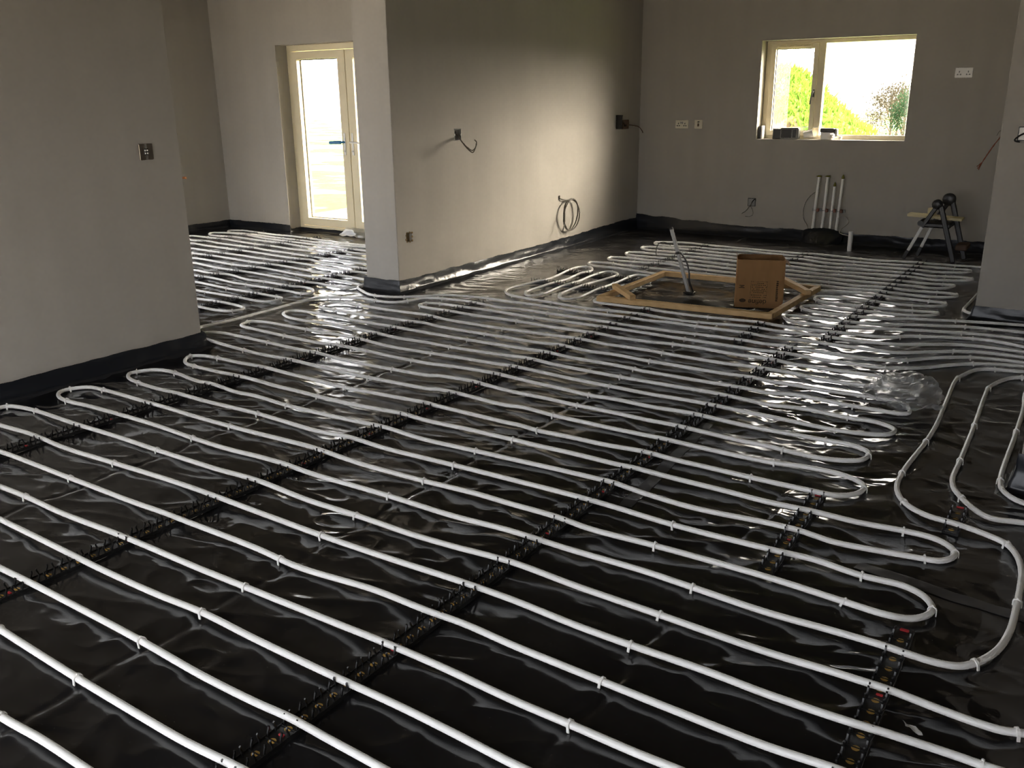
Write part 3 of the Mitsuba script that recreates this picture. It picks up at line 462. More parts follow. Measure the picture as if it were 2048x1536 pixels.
# ---------------------------------------------------------------- polythene turned up the wall feet
def upstand(name, path, height, label, flare=0.05, seed=0, jag=0.006, wob_=0.035, right=True):
    """A strip of polythene turned up along a path of (x, y) at the foot of a wall; the room lies on the path's right."""
    P = np.array(path, float)
    segs = np.linalg.norm(np.diff(P, axis=0), axis=1)
    cum = np.r_[0, np.cumsum(segs)]
    s = np.unique(np.round(np.concatenate([np.arange(0, cum[-1], 0.022), cum]), 4))
    xy = np.stack([np.interp(s, cum, P[:, k]) for k in (0, 1)], 1)
    nrm = []
    for q in s:
        acc = np.zeros(2)
        for i in range(len(segs)):
            if cum[i] - 0.03 <= q <= cum[i + 1] + 0.03:
                d = (P[i + 1] - P[i]) / segs[i]
                acc += np.array([d[1], -d[0]])
        nrm.append(acc / max(np.linalg.norm(acc), 1e-6) * (1.25 if np.linalg.norm(acc) > 1.2 and np.linalg.norm(acc) < 1.9 else 1))
    nrm = np.array(nrm)
    prof = [(1.0, 0.0), (0.8, 0.012), (0.62, 0.05), (0.50, 0.13), (0.42, 0.25), (0.34, 0.42), (0.27, 0.6), (0.2, 0.8), (0.14, 1.0)]
    V = np.zeros((len(s), len(prof), 3))
    hh = height(s) if callable(height) else np.full(len(s), height)
    hh = hh + jag * 2 * (meshkit.fbm(np.stack([s * 9, s * 0, s * 0 + seed], -1), 3, seed) - 0.5)
    for j, (o, z) in enumerate(prof):
        wob = meshkit.fbm(np.stack([s * 4.5, np.full_like(s, j * 0.55), np.full_like(s, seed * 3.1)], -1), 3, seed) - 0.5
        off = flare * o + wob_ * wob * (1 - abs(z - 0.35)) * (o > 0.15) + 0.002
        V[:, j, :2] = xy + nrm * np.clip(off, 0.004, None)[:, None]
        V[:, j, 2] = 0.002 + hh * z + (0.006 * wob if j else 0)
    V[:, 0, 2] = -0.012
    key = obj(name, sheet(V[:, ::-1] if right else V, 0.0015), 'polythene_edge', smooth=50, kind='structure', label=label)
    return key


upstand('baseboard_left', [(X_WALL, -0.8), (X_WALL, Y_END), (-4.835, Y_END)], 0.093, 'black polythene turned up along the left partition', 0.07, 1, 0.005, 0.03)
upstand('baseboard_centre', [(-4.85, Y_PILLAR), (X_WALL, Y_PILLAR), (X_WALL, Y_BACK)], lambda s: 0.092 + 0.032 * np.clip((s - 2.5) / 1.5, 0, 1), 'black polythene turned up along the middle wall and round its corner', 0.06, 2, 0.009, 0.022)
upstand('baseboard_back', [(X_WALL, Y_BACK), (3.0, Y_BACK)], lambda s: 0.160 - 0.06 * np.clip(s / 1.2, 0, 1), 'black polythene turned up along the back wall', 0.09, 3, 0.012)
upstand('baseboard_pier', [(PIER[0], PIER[1] + 0.14), (PIER[0], PIER[1]), (3.0, PIER[1])], 0.085, 'black polythene turned up round the right-hand partition end', 0.045, 4, 0.003)
upstand('baseboard_near_right', [(NEAR[0], NEAR[1] + 0.14), (NEAR[0], NEAR[1]), (3.0, NEAR[1])], 0.15, 'black polythene turned up at the partition end beside the camera', 0.05, 5, 0.004)
upstand('baseboard_hall', [(-8.811, 0.0), (-8.811, Y_HALL), (DOOR[0], Y_HALL), (DOOR[0], Y_HALL + 0.16), (DOOR[1], Y_HALL + 0.16), (DOOR[1], Y_HALL), (-4.835, Y_HALL)], lambda s: np.where(s < 8.2, 0.078, 0.036), 'black polythene turned up along the far room walls', 0.06, 6, 0.006)
upstand('baseboard_hall_right', [(-4.831, Y_HALL), (-4.831, Y_PILLAR)], 0.085, 'black polythene turned up behind the middle wall', 0.05, 7)

# ---------------------------------------------------------------- window
w = 'window_1'
labels[w] = {'label': 'cream framed two-light window in the back wall', 'kind': 'structure'}
yf0, yf1 = Y_BACK + 0.15, Y_BACK + 0.23


def frame(x0, x1, z0, z1, y0, y1, l, r, b, t, bev=0.004):
    return cut(box(x0, x1, y0, y1, z0, z1, bev), box(x0 + l, x1 - r, y0 - 0.1, y1 + 0.1, z0 + b, z1 - t))


fr = cat(frame(WIN[0], WIN[1], WIN[2], WIN[3], yf0, yf1, 0.055, 0.03, 0.045, 0.035), box(-2.663, -2.590, yf0, yf1, WIN[2] + 0.04, WIN[3] - 0.03, 0.004))
obj('frame', fr, 'cream_frame', w)
sash = frame(-3.134, -2.653, WIN[2] + 0.035, WIN[3] - 0.028, yf0 - 0.014, yf1 - 0.02, 0.052, 0.045, 0.05, 0.05)
obj('sash', sash, 'cream_frame', w)
obj('pane', box(-3.092, -2.695, yf0 + 0.03, yf0 + 0.034, WIN[2] + 0.075, WIN[3] - 0.07), 'glass', w)
obj('pane', box(-2.601, -1.774, yf0 + 0.03, yf0 + 0.034, WIN[2] + 0.04, WIN[3] - 0.03), 'glass', w)
obj('bead', frame(-3.082, -2.700, WIN[2] + 0.083, WIN[3] - 0.076, yf0 + 0.018, yf0 + 0.030, 0.006, 0.006, 0.006, 0.006, 0.001), 'gasket', w)
vent = cat(box(-3.066, -2.721, yf0 - 0.030, yf0 - 0.014, WIN[3] - 0.066, WIN[3] - 0.042, 0.003))
vk = obj('trickle_vent', vent, 'cream_frame', w)
for k in range(4):
    obj('slot', box(-3.045 + 0.080 * k, -2.979 + 0.080 * k, yf0 - 0.032, yf0 - 0.029, WIN[3] - 0.060, WIN[3] - 0.047), 'pale_board', vk)
hk = obj('handle', cat(box(-2.681, -2.663, yf0 - 0.030, yf0 - 0.012, 1.399, 1.472, 0.004), tube(curve([(-2.672, yf0 - 0.028, 1.457), (-2.675, yf0 - 0.045, 1.441), (-2.685, yf0 - 0.048, 1.399), (-2.692, yf0 - 0.046, 1.331)], 0.01), 0.0075, 8)), 'dark_grey', w)
obj('sill', box(WIN[0], WIN[1], Y_BACK - 0.004, yf0, WIN[2] - 0.004, WIN[2] + 0.004), 'plaster', w)

# ---------------------------------------------------------------- glazed double door
d = 'door_1'
labels[d] = {'label': 'cream glazed double door in the far room', 'kind': 'structure'}
yd = Y_HALL + 0.16
obj('frame', frame(DOOR[0], DOOR[1], DOOR[2], DOOR[3], yd, yd + 0.08, 0.062, 0.062, 0.03, 0.06), 'cream_frame', d)


def leaf(x0, x1, hinge_left):
    z0, z1 = DOOR[2] + 0.036, DOOR[3] - 0.066
    lf = obj('leaf', frame(x0, x1, z0, z1, yd - 0.010, yd + 0.06, 0.085 if hinge_left else 0.105, 0.105 if hinge_left else 0.085, 0.085, 0.080), 'cream_frame', d)
    gx0, gx1 = (x0 + 0.085, x1 - 0.105) if hinge_left else (x0 + 0.105, x1 - 0.085)
    obj('glass_pane', box(gx0, gx1, yd + 0.040, yd + 0.044, z0 + 0.085, z1 - 0.080), 'glass', lf)
    obj('glazing_bead', frame(gx0, gx1, z0 + 0.085, z1 - 0.08, yd + 0.045, yd + 0.055, 0.008, 0.008, 0.008, 0.008, 0.001), 'gasket', lf)
    return lf


XM = -6.928
l1 = leaf(DOOR[0] + 0.068, XM - 0.003, True)
l2 = leaf(XM + 0.003, DOOR[1] - 0.068, False)
for lf, xc, sgn, film in ((l1, -6.996, -1, True), (l2, -6.881, 1, False)):
    obj('handle_plate', box(xc - 0.014, xc + 0.014, yd - 0.020, yd - 0.010, 0.860, 1.090, 0.004), 'white_plastic', lf)
    obj('lock_cylinder', move(lathe([(0, 0), (0.008, 0), (0.008, 0.012), (0, 0.014)], 12), xc, yd - 0.020, 0.902, rx=90), 'steel', lf)
    lever = tube(curve([(xc, yd - 0.018, 0.996), (xc, yd - 0.055, 0.996), (xc + 0.03 * sgn, yd - 0.062, 0.995), (xc + 0.15 * sgn, yd - 0.060, 0.991)], 0.008), np.full(1, 0.0095), 10)
    if film:
        obj('lever', cat(lever, beam((xc + 0.012 * sgn, yd - 0.060, 0.994), (xc + 0.185 * sgn, yd - 0.060, 0.988), 0.03, 0.034, bev=0.008)), 'blue_film', lf, smooth=40, label='lever handle wrapped in blue film')
    else:
        obj('lever', lever, 'white_plastic', lf, smooth=40)
film = np.zeros((60, 7, 3))
for i in range(60):
    for j in range(7):
        nz = meshkit.fbm(np.array([i * 0.33, j * 0.6, 3.0]), 3, 5) - 0.5
        film[i, j] = (-7.03 + 0.019 * i, yd - 0.030 - 0.024 * j + 0.03 * nz, 0.085 - 0.012 * j + 0.03 * nz)
obj('threshold_sheet', sheet(film, 0.001), 'bag_film', smooth=True, label='crumpled clear polythene at the foot of the glazed door', category='plastic sheet')

# ---------------------------------------------------------------- heating pipes
PIPE_R = 0.0098
PIPE_INFO = {
    'A': ('long white heating pipe in the broad middle serpentine whose loops end beside the clear bag', None),
    'B': ('white heating pipe with short bright loops by the middle wall, passing under the timber square', None),
    'C': ('white heating pipe with its rounded end at the left edge, just before the broad serpentine', None),
    'C2': ('white heating pipe crossing the front of the floor between two other front runs', None),
    'C3': ('white heating pipe nearest the camera at the bottom left', None),
    'D': ('white heating pipe in tight loops behind and beside the cardboard box, along the back wall', None),
    'E': ('short white heating pipe with a single loop beside the timber square corner', None),
    'F': ('white heating pipe curving through the right doorway, second bend from the serpentine', None),
    'G': ('white heating pipe bending closest round the partition end beside the camera', None),
    'H': ('white heating pipe looped over the whole floor of the far room by the glazed door', None),
}
pipe_pts = {}
for k, txt in PIPES.items():
    P = np.array([[float(q) for q in t.split(',')] for t in txt.split()]) / 1000
    C = curve(P, 0.016 if k in 'AC2C3FG' else 0.022)
    K = np.array([0.25, 0.5, 0.25])
    for _ in range(2 if k in ('A', 'C', 'C2', 'C3', 'F', 'G') else 5):
        C[1:-1] = 0.25 * C[:-2] + 0.5 * C[1:-1] + 0.25 * C[2:]
    C[:, 2] = np.maximum(C[:, 2], PIPE_R + 0.006)
    pipe_pts[k] = C
    obj('heating_pipe', tube(C, PIPE_R, 12), 'pipe_plastic', smooth=60, label=PIPE_INFO[k][0], category='pipe')

# one staple: a band over the pipe and two barbed legs
ang = np.linspace(-0.15, math.pi + 0.15, 11)
ro, ri, hw = PIPE_R + 0.0034, PIPE_R + 0.0006, 0.0036
ring = []
for r_ in (ro, ri):
    ring.append(np.stack([np.cos(ang) * r_, np.sin(ang) * r_], 1))
out2 = np.vstack([[[ro, -PIPE_R - 0.006]], ring[0], [[-ro, -PIPE_R - 0.006]], [[-ri, -PIPE_R - 0.006]], ring[1][::-1], [[ri, -PIPE_R - 0.006]]])
from shapely.geometry import Polygon
st = trimesh.creation.extrude_polygon(Polygon(out2), 2 * hw, engine='earcut')
st.apply_translation((0, 0, -hw))
st.apply_transform(np.array([[0, 0, 1, 0], [1, 0, 0, 0], [0, 1, 0, 0], [0, 0, 0, 1.0]]))
st = cat(st, box(-0.0026, 0.0026, -0.003, 0.003, ro - 0.001, ro + 0.0028, 0.001))
STAPLE = mikit.ply(st, 'staple_plastic')
STAPLE_INFO = {
    'A': ('white plastic staple pinning the broad middle serpentine', 'staples on the middle serpentine'),
    'B': ('white plastic staple pinning the pipe that passes under the timber square', 'staples on the pipe under the timber square'),
    'C': ('white plastic staple on the front pipe that ends in the leftmost loop', 'staples on the leftmost looped pipe'),
    'C2': ('white plastic staple on the second pipe back from the camera', 'staples on the second front pipe'),
    'C3': ('white plastic staple on the pipe nearest the camera', 'staples on the nearest pipe'),
    'D': ('white plastic staple on the tight loops behind the cardboard box', 'staples on the loops behind the box'),
    'E': ('white plastic staple on the single loop beside the timber square', 'staples on the single loop'),
    'F': ('white plastic staple on the second pipe bend in the right doorway', 'staples on the second doorway bend'),
    'G': ('white plastic staple on the bend closest to the right partition end', 'staples on the innermost doorway bend'),
    'H': ('white plastic staple on the looped pipe of the far room', 'staples in the far room'),
}
ORD = 'first second third fourth fifth sixth seventh eighth ninth tenth eleventh twelfth thirteenth fourteenth fifteenth sixteenth seventeenth eighteenth nineteenth twentieth'.split()
COIL = {'A': 'the middle serpentine', 'C': 'the front pipe', 'D': 'the back coil', 'H': 'the far room'}


def runs_of(C):
    """The index of the straight run (or -1 on a bend) of every point of a looped pipe, runs counted from the front."""
    n = len(C)
    w = 14
    i = np.arange(n)
    dx = C[np.minimum(i + w, n - 1), 0] - C[np.maximum(i - w, 0), 0]
    L = np.linalg.norm(C[np.minimum(i + w, n - 1), :2] - C[np.maximum(i - w, 0), :2], axis=1)
    sgn = np.where(np.abs(dx) > 0.55 * np.maximum(L, 1e-6), np.sign(dx), 0)
    out, at, k = np.full(n, -1), [], 0
    i0 = 0
    for j in range(1, n + 1):
        if j == n or sgn[j] != sgn[i0]:
            if sgn[i0] and np.linalg.norm(C[j - 1, :2] - C[i0, :2]) > 0.6:
                out[i0:j] = k
                at.append(np.median(C[i0:j, 1] + 0.02 * C[i0:j, 0]))
                k += 1
            i0 = j
    rank = np.argsort(np.argsort(at))
    return np.where(out >= 0, rank[np.maximum(out, 0)], -1)


for k, txt in CLIPS.items():
    got = []
    C = pipe_pts[k]
    run = runs_of(C) if k in COIL else None
    for t in txt.split():
        x, y, z, a = (float(q) for q in t.split(','))
        q = np.array([x, y, z]) / 1000
        i = int(np.argmin(np.linalg.norm(C - q, axis=1)))
        r_ = -9
        if run is not None:
            near = np.where(run >= 0)[0]
            r_ = int(run[near[np.argmin(np.abs(near - i))]])
        got.append((r_, C[i], a))
    for r_ in sorted({g[0] for g in got}):
        mine = sorted((g for g in got if g[0] == r_), key=lambda g: g[1][0])
        for j, (_, c, a) in enumerate(mine):
            if r_ < 0:
                lab = STAPLE_INFO[k][0]
            else:
                tail = f'staple on the {ORD[r_]} run, from the front, of {COIL[k]}'
                if len(mine) == 1:
                    lab = 'only ' + tail
                elif j == 0:
                    lab = 'leftmost ' + tail
                elif j == len(mine) - 1:
                    lab = 'rightmost ' + tail
                else:
                    lab = tail.replace('staple', f'{ORD[j]} staple', 1).replace(', from the front,', ' from the front').replace('staple on', 'staple (from left) on')
            tl = rng.normal(0, 7)
            obj('pipe_staple', STAPLE, None, to_world=T().translate([float(v) for v in c]).rotate([0, 0, 1], a + tl * 0.6).rotate([0, 1, 0], tl), label=lab, category='staple', group=STAPLE_INFO[k][1])

# ---------------------------------------------------------------- black clip rails
hook_prof = np.array([(0.000, 0.000), (0.0045, 0.000), (0.0045, 0.012), (0.0080, 0.020), (0.0085, 0.027), (0.0060, 0.030), (0.0035, 0.0285), (0.0050, 0.025), (0.0015, 0.016), (0.000, 0.010)])
hk_m = trimesh.creation.extrude_polygon(Polygon(hook_prof), 0.0042, engine='earcut')
hk_m.apply_translation((-0.002, 0, -0.0021))
hk_m.apply_transform(np.array([[0, 0, 1, 0], [1, 0, 0, 0], [0, 1, 0, 0], [0, 0, 0, 1.0]]))  # local: y along the rail, z up
HOOK = mikit.ply(hk_m, 'rail_plastic')
HOOK2 = mikit.ply(move(hk_m, rz=180), 'rail_plastic')
DISC = mikit.ply(lathe([(0, 0), (0.0095, 0), (0.0098, 0.0012), (0.007, 0.0016), (0, 0.0016)], 16), 'gold_disc')
RED = mikit.ply(box(-0.008, 0.008, -0.004, 0.004, 0, 0.004, 0.001), 'red_plastic')
Z0 = 0.0078
RAIL_INFO = {
    'main': ('long black clip rail with gold discs running past the clear tape', None),
    'mid': ('long black clip rail in the middle, ending at the near side of the timber square', None),
    'left': ('black clip rail nearest the left partition and the middle wall corner', None),
    'rightnear': ('black clip rail with gold discs, ending in a red tip beside the paper scrap', None),
    'rightmid': ('short black clip rail under the rounded pipe ends right of the clear tape', None),
    'rightfar': ('stub of black clip rail between the two doorway pipe bends', None),
    'far': ('black clip rail running under the pipe rows right of the cardboard box', None),
    'farmid': ('short black clip rail ending at the near right corner of the timber square', None),
    'farback': ('short black clip rail behind the cardboard box', None),
    'farleft': ('black clip rail behind the leaning grey post', None),
    'small1': ('front one of the two black clip rails under the short loops by the middle wall', None),
    'small2': ('rear one of the two black clip rails under the short loops by the middle wall', None),
    'h1': ('black clip rail in the far room, nearest the opening', None),
    'h2': ('second black clip rail of the far room counted from the opening', None),
    'h3': ('third black clip rail of the far room counted from the opening', None),
    'h4': ('farthest black clip rail of the far room, by its left wall', None),
}
for k, (xa, ya, xb, yb) in RAIL_LINES.items():
    a, b = np.array([xa, ya]), np.array([xb, yb])
    L = np.linalg.norm(b - a)
    dv = (b - a) / L
    rot = math.degrees(math.atan2(dv[1], dv[0])) - 90
    M = T().translate([float(a[0]), float(a[1]), Z0]).rotate([0, 0, 1], rot)
    r = thing('clip_rail', RAIL_INFO[k][0], 'clip rail')
    base = cat(box(-0.026, 0.026, 0, L, -0.009, 0.002, 0.001), box(-0.0265, -0.0235, 0, L, 0.0, 0.0065, 0.0008), box(0.0235, 0.0265, 0, L, 0.0, 0.0065, 0.0008))
    n = int(L / 0.05)
    bars = [box(-0.024, 0.024, 0.05 * i + 0.0235, 0.05 * i + 0.0265, 0.0015, 0.0045) for i in range(n)]
    obj('base', cat(base, *bars), 'rail_plastic', r, to_world=M)
    many = []
    for i in range(n):
        y0 = 0.05 * i + 0.012
        for sx in (-0.0215, 0.0215):
            for h, (yy, H) in enumerate(((y0 - 0.006, HOOK2), (y0 + 0.020, HOOK))):
                w0 = a + dv * yy
                single = (k in ('main', 'rightnear', 'rightmid', 'rightfar')) and w0[1] < 3.4 and (k != 'main' or w0[1] < 2.3)
                if single:
                    obj('hook', H, None, r, to_world=M @ T().translate([sx, yy, 0.0]))
                else:
                    many.append(move(hk_m, sx, yy, 0, rz=180 if h == 0 else 0))
        near = k in ('main', 'rightnear', 'rightmid', 'rightfar') and (a + dv * y0)[1] < 3.4
        if near:
            obj('disc', DISC, None, r, to_world=M @ T().translate([0.0, y0 + 0.0125, 0.0016]), label='gold adhesive disc' if i == 0 else None)
        elif k in ('mid', 'left'):
            many_d = scene.get(f'{r}__disc')
        if i % 8 == 5 and L > 0.5:
            obj('red_peg', RED, None, r, to_world=M @ T().translate([0.004, y0 - 0.012, 0.0016]), label='red peg' if i == 5 else None)
    if k == 'rightnear' or k == 'rightmid' or k == 'rightfar':
        obj('end_tab', box(-0.012, 0.012, L - 0.016, L - 0.004, 0.001, 0.006, 0.002), 'red_plastic', r, to_world=M, label='red end tab')
    if k == 'mid':
        dm = lathe([(0, 0), (0.0095, 0), (0.0098, 0.0012), (0.007, 0.0016), (0, 0.0016)], 10)
        dm = cat(*[move(dm, 0, 0.05 * i + 0.0245, 0.0016) for i in range(int(2.2 / 0.05))])
        obj('discs', dm, 'gold_disc', r, to_world=M, kind='stuff')
    if many:
        obj('hooks', cat(*many), 'rail_plastic', r, to_world=M, kind='stuff')


# ---------------------------------------------------------------- clear tape on the membrane
def tape(pts, width, label):
    C = curve([(x, y, 0) for x, y in pts], 0.012)
    t = np.gradient(C[:, :2], axis=0)
    t /= np.linalg.norm(t, axis=1, keepdims=True)
    nn = np.stack([-t[:, 1], t[:, 0]], 1)
    V = np.zeros((len(C), 7, 3))
    for j, o in enumerate(np.linspace(-0.5, 0.5, 7)):
        V[:, j, :2] = C[:, :2] + nn * (o * width)
    V[..., 2] = floor_height(V[..., 0], V[..., 1]) + 0.0018
    obj('tape_strip', sheet(V[:, ::-1], 0.0009), 'clear_tape', smooth=True, label=label, category='tape')


tape([(-1.312, 2.70), (-1.342, 3.15), (-1.385, 3.68)], 0.05, 'strip of clear tape on the black sheet beside the long clip rail')
tape([(-0.50, 2.70), (-0.25, 2.665), (0.06, 2.63)], 0.05, 'strip of grey tape under the rounded pipe end at the lower right')

# ---------------------------------------------------------------- timber square
t = thing('timber_square', 'square frame of pale sawn timber lying on the floor around the cardboard box', 'timber frame')
FL, BL, BR, FR = (-2.968, 5.600), (-2.972, 6.708), (-1.743, 6.725), (-1.761, 5.686)
Zt, Hh = 0.049, 0.038


def tim(a, b, w=0.045, z=Zt, h=Hh):
    return beam((a[0], a[1], z), (b[0], b[1], z), w, h)


obj('rail', tim((FL[0] - 0.02, FL[1]), (FR[0] + 0.02, FR[1])), 'timber', t)
obj('rail', tim((BL[0] - 0.02, BL[1]), (BR[0] + 0.02, BR[1])), 'timber', t)
obj('rail', tim((FL[0], FL[1] + 0.024), (BL[0], BL[1] - 0.024)), 'timber', t)
obj('rail', tim((FR[0], FR[1] + 0.024), (BR[0], BR[1] - 0.024)), 'timber', t)
obj('corner_brace', tim((-3.00, 5.89), (-2.70, 5.58), 0.045, 0.0865, 0.036), 'timber', t)
obj('corner_brace', tim((-1.71, 6.36), (-2.02, 6.76), 0.045, 0.0865, 0.036), 'timber', t)

# ---------------------------------------------------------------- cardboard box
c = thing('cardboard_box', 'brown cardboard box standing upside down inside the timber square', 'box')
BOX_M = T().translate([-2.107, 5.982, 0.0]).rotate([0, 0, 1], 21).translate([2.105, -5.985, 0.0])
bx0, bx1, by0, by1, bh, wt = -2.105, -1.783, 5.985, 6.17, 0.335, 0.004
shell = cut(box(bx0, bx1, by0, by1, 0.010, bh + 0.01), box(bx0 + wt, bx1 - wt, by0 + wt, by1 - wt, 0.02, bh + 0.1))
obj('body', shell, 'cardboard', c, to_world=BOX_M)
obj('flap', beam((bx0 + 0.002, by0 + 0.09, bh + 0.005), (bx0 - 0.004, by0 + 0.09, bh + 0.03), 0.17, 0.003, up=(1, 0, 0), bev=0.0008), 'cardboard', c, to_world=BOX_M)
obj('flap', beam((bx1 - 0.002, by0 + 0.09, bh + 0.002), (bx1 + 0.034, by0 + 0.09, bh - 0.030), 0.17, 0.003, up=(1, 0, 0), bev=0.0008), 'cardboard', c, to_world=BOX_M)
obj('flap', beam(((bx0 + bx1) / 2, by1 - 0.002, bh + 0.005), ((bx0 + bx1) / 2, by1 - 0.012, bh + 0.02), 0.30, 0.003, up=(0, 1, 0), bev=0.0008), 'cardboard', c, to_world=BOX_M)


def front(mesh, cx, cz, rot=0):
    """Lays a mesh drawn in xy onto the front of the box, turned by rot degrees."""
    b = mesh.bounds
    m = mesh.copy()
    m.apply_translation(-(b[0] + b[1]) / 2)
    m.apply_transform(trimesh.transformations.rotation_matrix(math.radians(rot), [0, 0, 1]))
    m.apply_transform(np.array([[1, 0, 0, 0], [0, 0, -1, 0], [0, 1, 0, 0], [0, 0, 0, 1.0]]))
    m.apply_translation((cx, by0 - 0.0002, cz))
    return m


obj('print_word', front(meshkit.text_mesh('define', 0.030, 0.0006, True), -1.955, 0.052, 180), 'print_ink', c, to_world=BOX_M)
ov = trimesh.creation.cylinder(0.5, 0.0006, sections=32)
ov.apply_scale((0.045, 0.027, 1))
obj('print_oval', front(ov, -2.055, 0.060), 'print_ink', c, to_world=BOX_M)
bars = []
for k, (zc, wd) in enumerate(((0.085, 0.085), (0.100, 0.10), (0.118, 0.07), (0.130, 0.09), (0.142, 0.08), (0.156, 0.10), (0.170, 0.095), (0.182, 0.05))):
    for x0 in np.arange(-wd / 2, wd / 2, 0.012):
        if rng.random() < 0.8:
            bars.append(box(-1.95 + x0, -1.95 + x0 + 0.009, by0 - 0.0006, by0 + 0.0002, zc - 0.0022, zc + 0.0022))
for zc, wd in ((0.165, 0.036), (0.150, 0.040), (0.158, 0.02)):
    bars.append(box(-2.065 - wd / 2, -2.065 + wd / 2, by0 - 0.0006, by0 + 0.0002, zc - 0.003, zc + 0.003))
for k in range(11):
    bars.append(box(-1.828 - 0.007, -1.828 + 0.007 * (0.3 + rng.random()), by0 - 0.0006, by0 + 0.0002, 0.06 + 0.0135 * k, 0.069 + 0.0135 * k))
for x0, x1, z0, z1 in ((-2.005, -1.895, 0.1945, 0.196), (-2.005, -2.0035, 0.075, 0.196), (-1.8965, -1.895, 0.075, 0.196)):
    bars.append(box(x0, x1, by0 - 0.0006, by0 + 0.0002, z0, z1))
obj('print_lines', cat(*bars), 'print_ink', c, kind='stuff', to_world=BOX_M)

# ---------------------------------------------------------------- leaning post
p = thing('leaning_post', 'slim grey metal post leaning upright inside the timber square', 'post')
pa, pb = np.array([-2.573, 6.274, 0.012]), np.array([-2.746, 6.30, 0.475])
mid_ = pa + (pb - pa) * 0.62
obj('shaft', cut(beam(pa, pb, 0.023, 0.023, up=(0, 1, 0), bev=0.002), beam(pa + (pb - pa) * 0.9, pa + (pb - pa) * 1.1, 0.018, 0.018, up=(0, 1, 0), bev=0.001)), 'grey_steel', p)
obj('cap', beam(pa + (pb - pa) * 0.985, pa + (pb - pa) * 1.02, 0.026, 0.026, up=(0, 1, 0)), 'black_plastic', p)
obj('collar', beam(mid_ - (pb - pa) * 0.02, mid_ + (pb - pa) * 0.02, 0.029, 0.029, up=(0, 1, 0)), 'black_plastic', p)
obj('foot', box(-2.605, -2.53, 6.245, 6.30, 0.004, 0.020, 0.003), 'black_plastic', p)
obj('cable', tube(curve([(-2.53, 6.262, 0.02), (-2.56, 6.25, 0.10), (-2.572, 6.255, 0.18), (-2.60, 6.26, 0.25), (-2.65, 6.268, 0.31)], 0.01), 0.006, 8), 'black_plastic', p, smooth=50)
obj('cable', tube(curve([(-2.735, 6.275, 0.355), (-2.79, 6.27, 0.375), (-2.835, 6.27, 0.355), (-2.85, 6.27, 0.30), (-2.846, 6.27, 0.27)], 0.01), 0.003, 8), 'black_plastic', p, smooth=50)

# ---------------------------------------------------------------- clear crumpled bag
def bag_mesh():
    nu, nv = 64, 36
    V = np.zeros((nu, nv, 3))
    for i in range(nu):
        a = 2 * math.pi * i / (nu - 1)
        for j in range(nv):
            b = j / (nv - 1)
            V[i, j] = (math.cos(a), math.sin(a), b)
    P_ = V.reshape(-1, 3)
    a = np.arctan2(P_[:, 1], P_[:, 0])
    b = P_[:, 2]
    r = np.cos(b * math.pi / 2) ** 0.65
    q = np.stack([np.cos(a) * r, np.sin(a) * r, b], 1)
    k1 = meshkit.fbm(q * 2.1 + 3, 3, 3)
    k2 = 1 - np.abs(2 * meshkit.fbm(q * 3.7 + 9, 3, 8) - 1)
    s = 0.78 + 0.5 * (k1 - 0.5) + 0.30 * k2
    x, y = q[:, 0] * s * 0.185, q[:, 1] * s * 0.16
    z = 0.016 + (1 - (1 - b) ** 1.3) * 0.085 * (0.75 + 0.9 * (k1 - 0.3) + 0.35 * k2)
    z += 0.075 * np.exp(-((x - 0.135) / 0.06) ** 2 - ((y + 0.02) / 0.09) ** 2) * b
    return grid(np.stack([x, y, z], 1).reshape(nu, nv, 3))


bg = thing('plastic_bag', 'crumpled clear plastic bag lying over the pipe ends on the right', 'plastic bag')
bm = move(bag_mesh(), -0.70, 4.42, 0.022, rz=-28)
obj('film', bm, 'bag_film', bg, smooth=28)
seal = np.zeros((40, 4, 3))
for i in range(40):
    for j in range(4):
        nz = meshkit.fbm(np.array([i * 0.4, j * 0.7, 1.0]), 3, 2) - 0.5
        u_ = i / 39
        seal[i, j] = (-0.76 + 0.235 * u_ + 0.01 * j, 4.235 - 0.012 * j + 0.055 * u_ + 0.02 * nz, 0.040 + 0.012 * math.sin(u_ * 9) + 0.02 * nz + 0.008 * j)
obj('seal_edge', sheet(seal, 0.0008), 'bag_film', bg, smooth=True)

# small loose things on the sheet
obj('paper_scrap', sheet(np.array([[(-0.215 + 0.010 * i - 0.003 * j, 1.965 + 0.006 * j - 0.004 * i, 0.010 + 0.004 * math.sin(i * 1.7 + j)) for j in range(4)] for i in range(5)], float), 0.0008), 'sheet_white', smooth=True, label='torn scrap of white paper beside the lower right clip rail', category='paper scrap')

# ---------------------------------------------------------------- electrics on the walls
# switch plate on the left partition
s = thing('switch_plate', 'dark metal switch plate on the left partition', 'light switch')
yc, zc = 3.136, 1.164
obj('plate', box(X_WALL - 0.002, X_WALL + 0.007, yc - 0.043, yc + 0.043, zc - 0.043, zc + 0.043, 0.002), 'dark_steel', s)
obj('strip', cat(box(X_WALL + 0.006, X_WALL + 0.0078, yc - 0.008, yc + 0.006, zc + 0.016, zc + 0.042), box(X_WALL + 0.006, X_WALL + 0.0078, yc - 0.008, yc + 0.006, zc - 0.042, zc - 0.016)), 'steel', s)
obj('bezel', box(X_WALL + 0.006, X_WALL + 0.0085, yc - 0.0145, yc + 0.0135, zc - 0.017, zc + 0.017, 0.001), 'black_plastic', s)
for a in (-1, 1):
    for b in (-1, 1):
        obj('rocker', box(X_WALL + 0.008, X_WALL + 0.0125, yc + a * 0.0065 - 0.005, yc + a * 0.0065 + 0.004, zc + b * 0.0075 - 0.005, zc + b * 0.0075 + 0.005, 0.0012), 'steel', s)


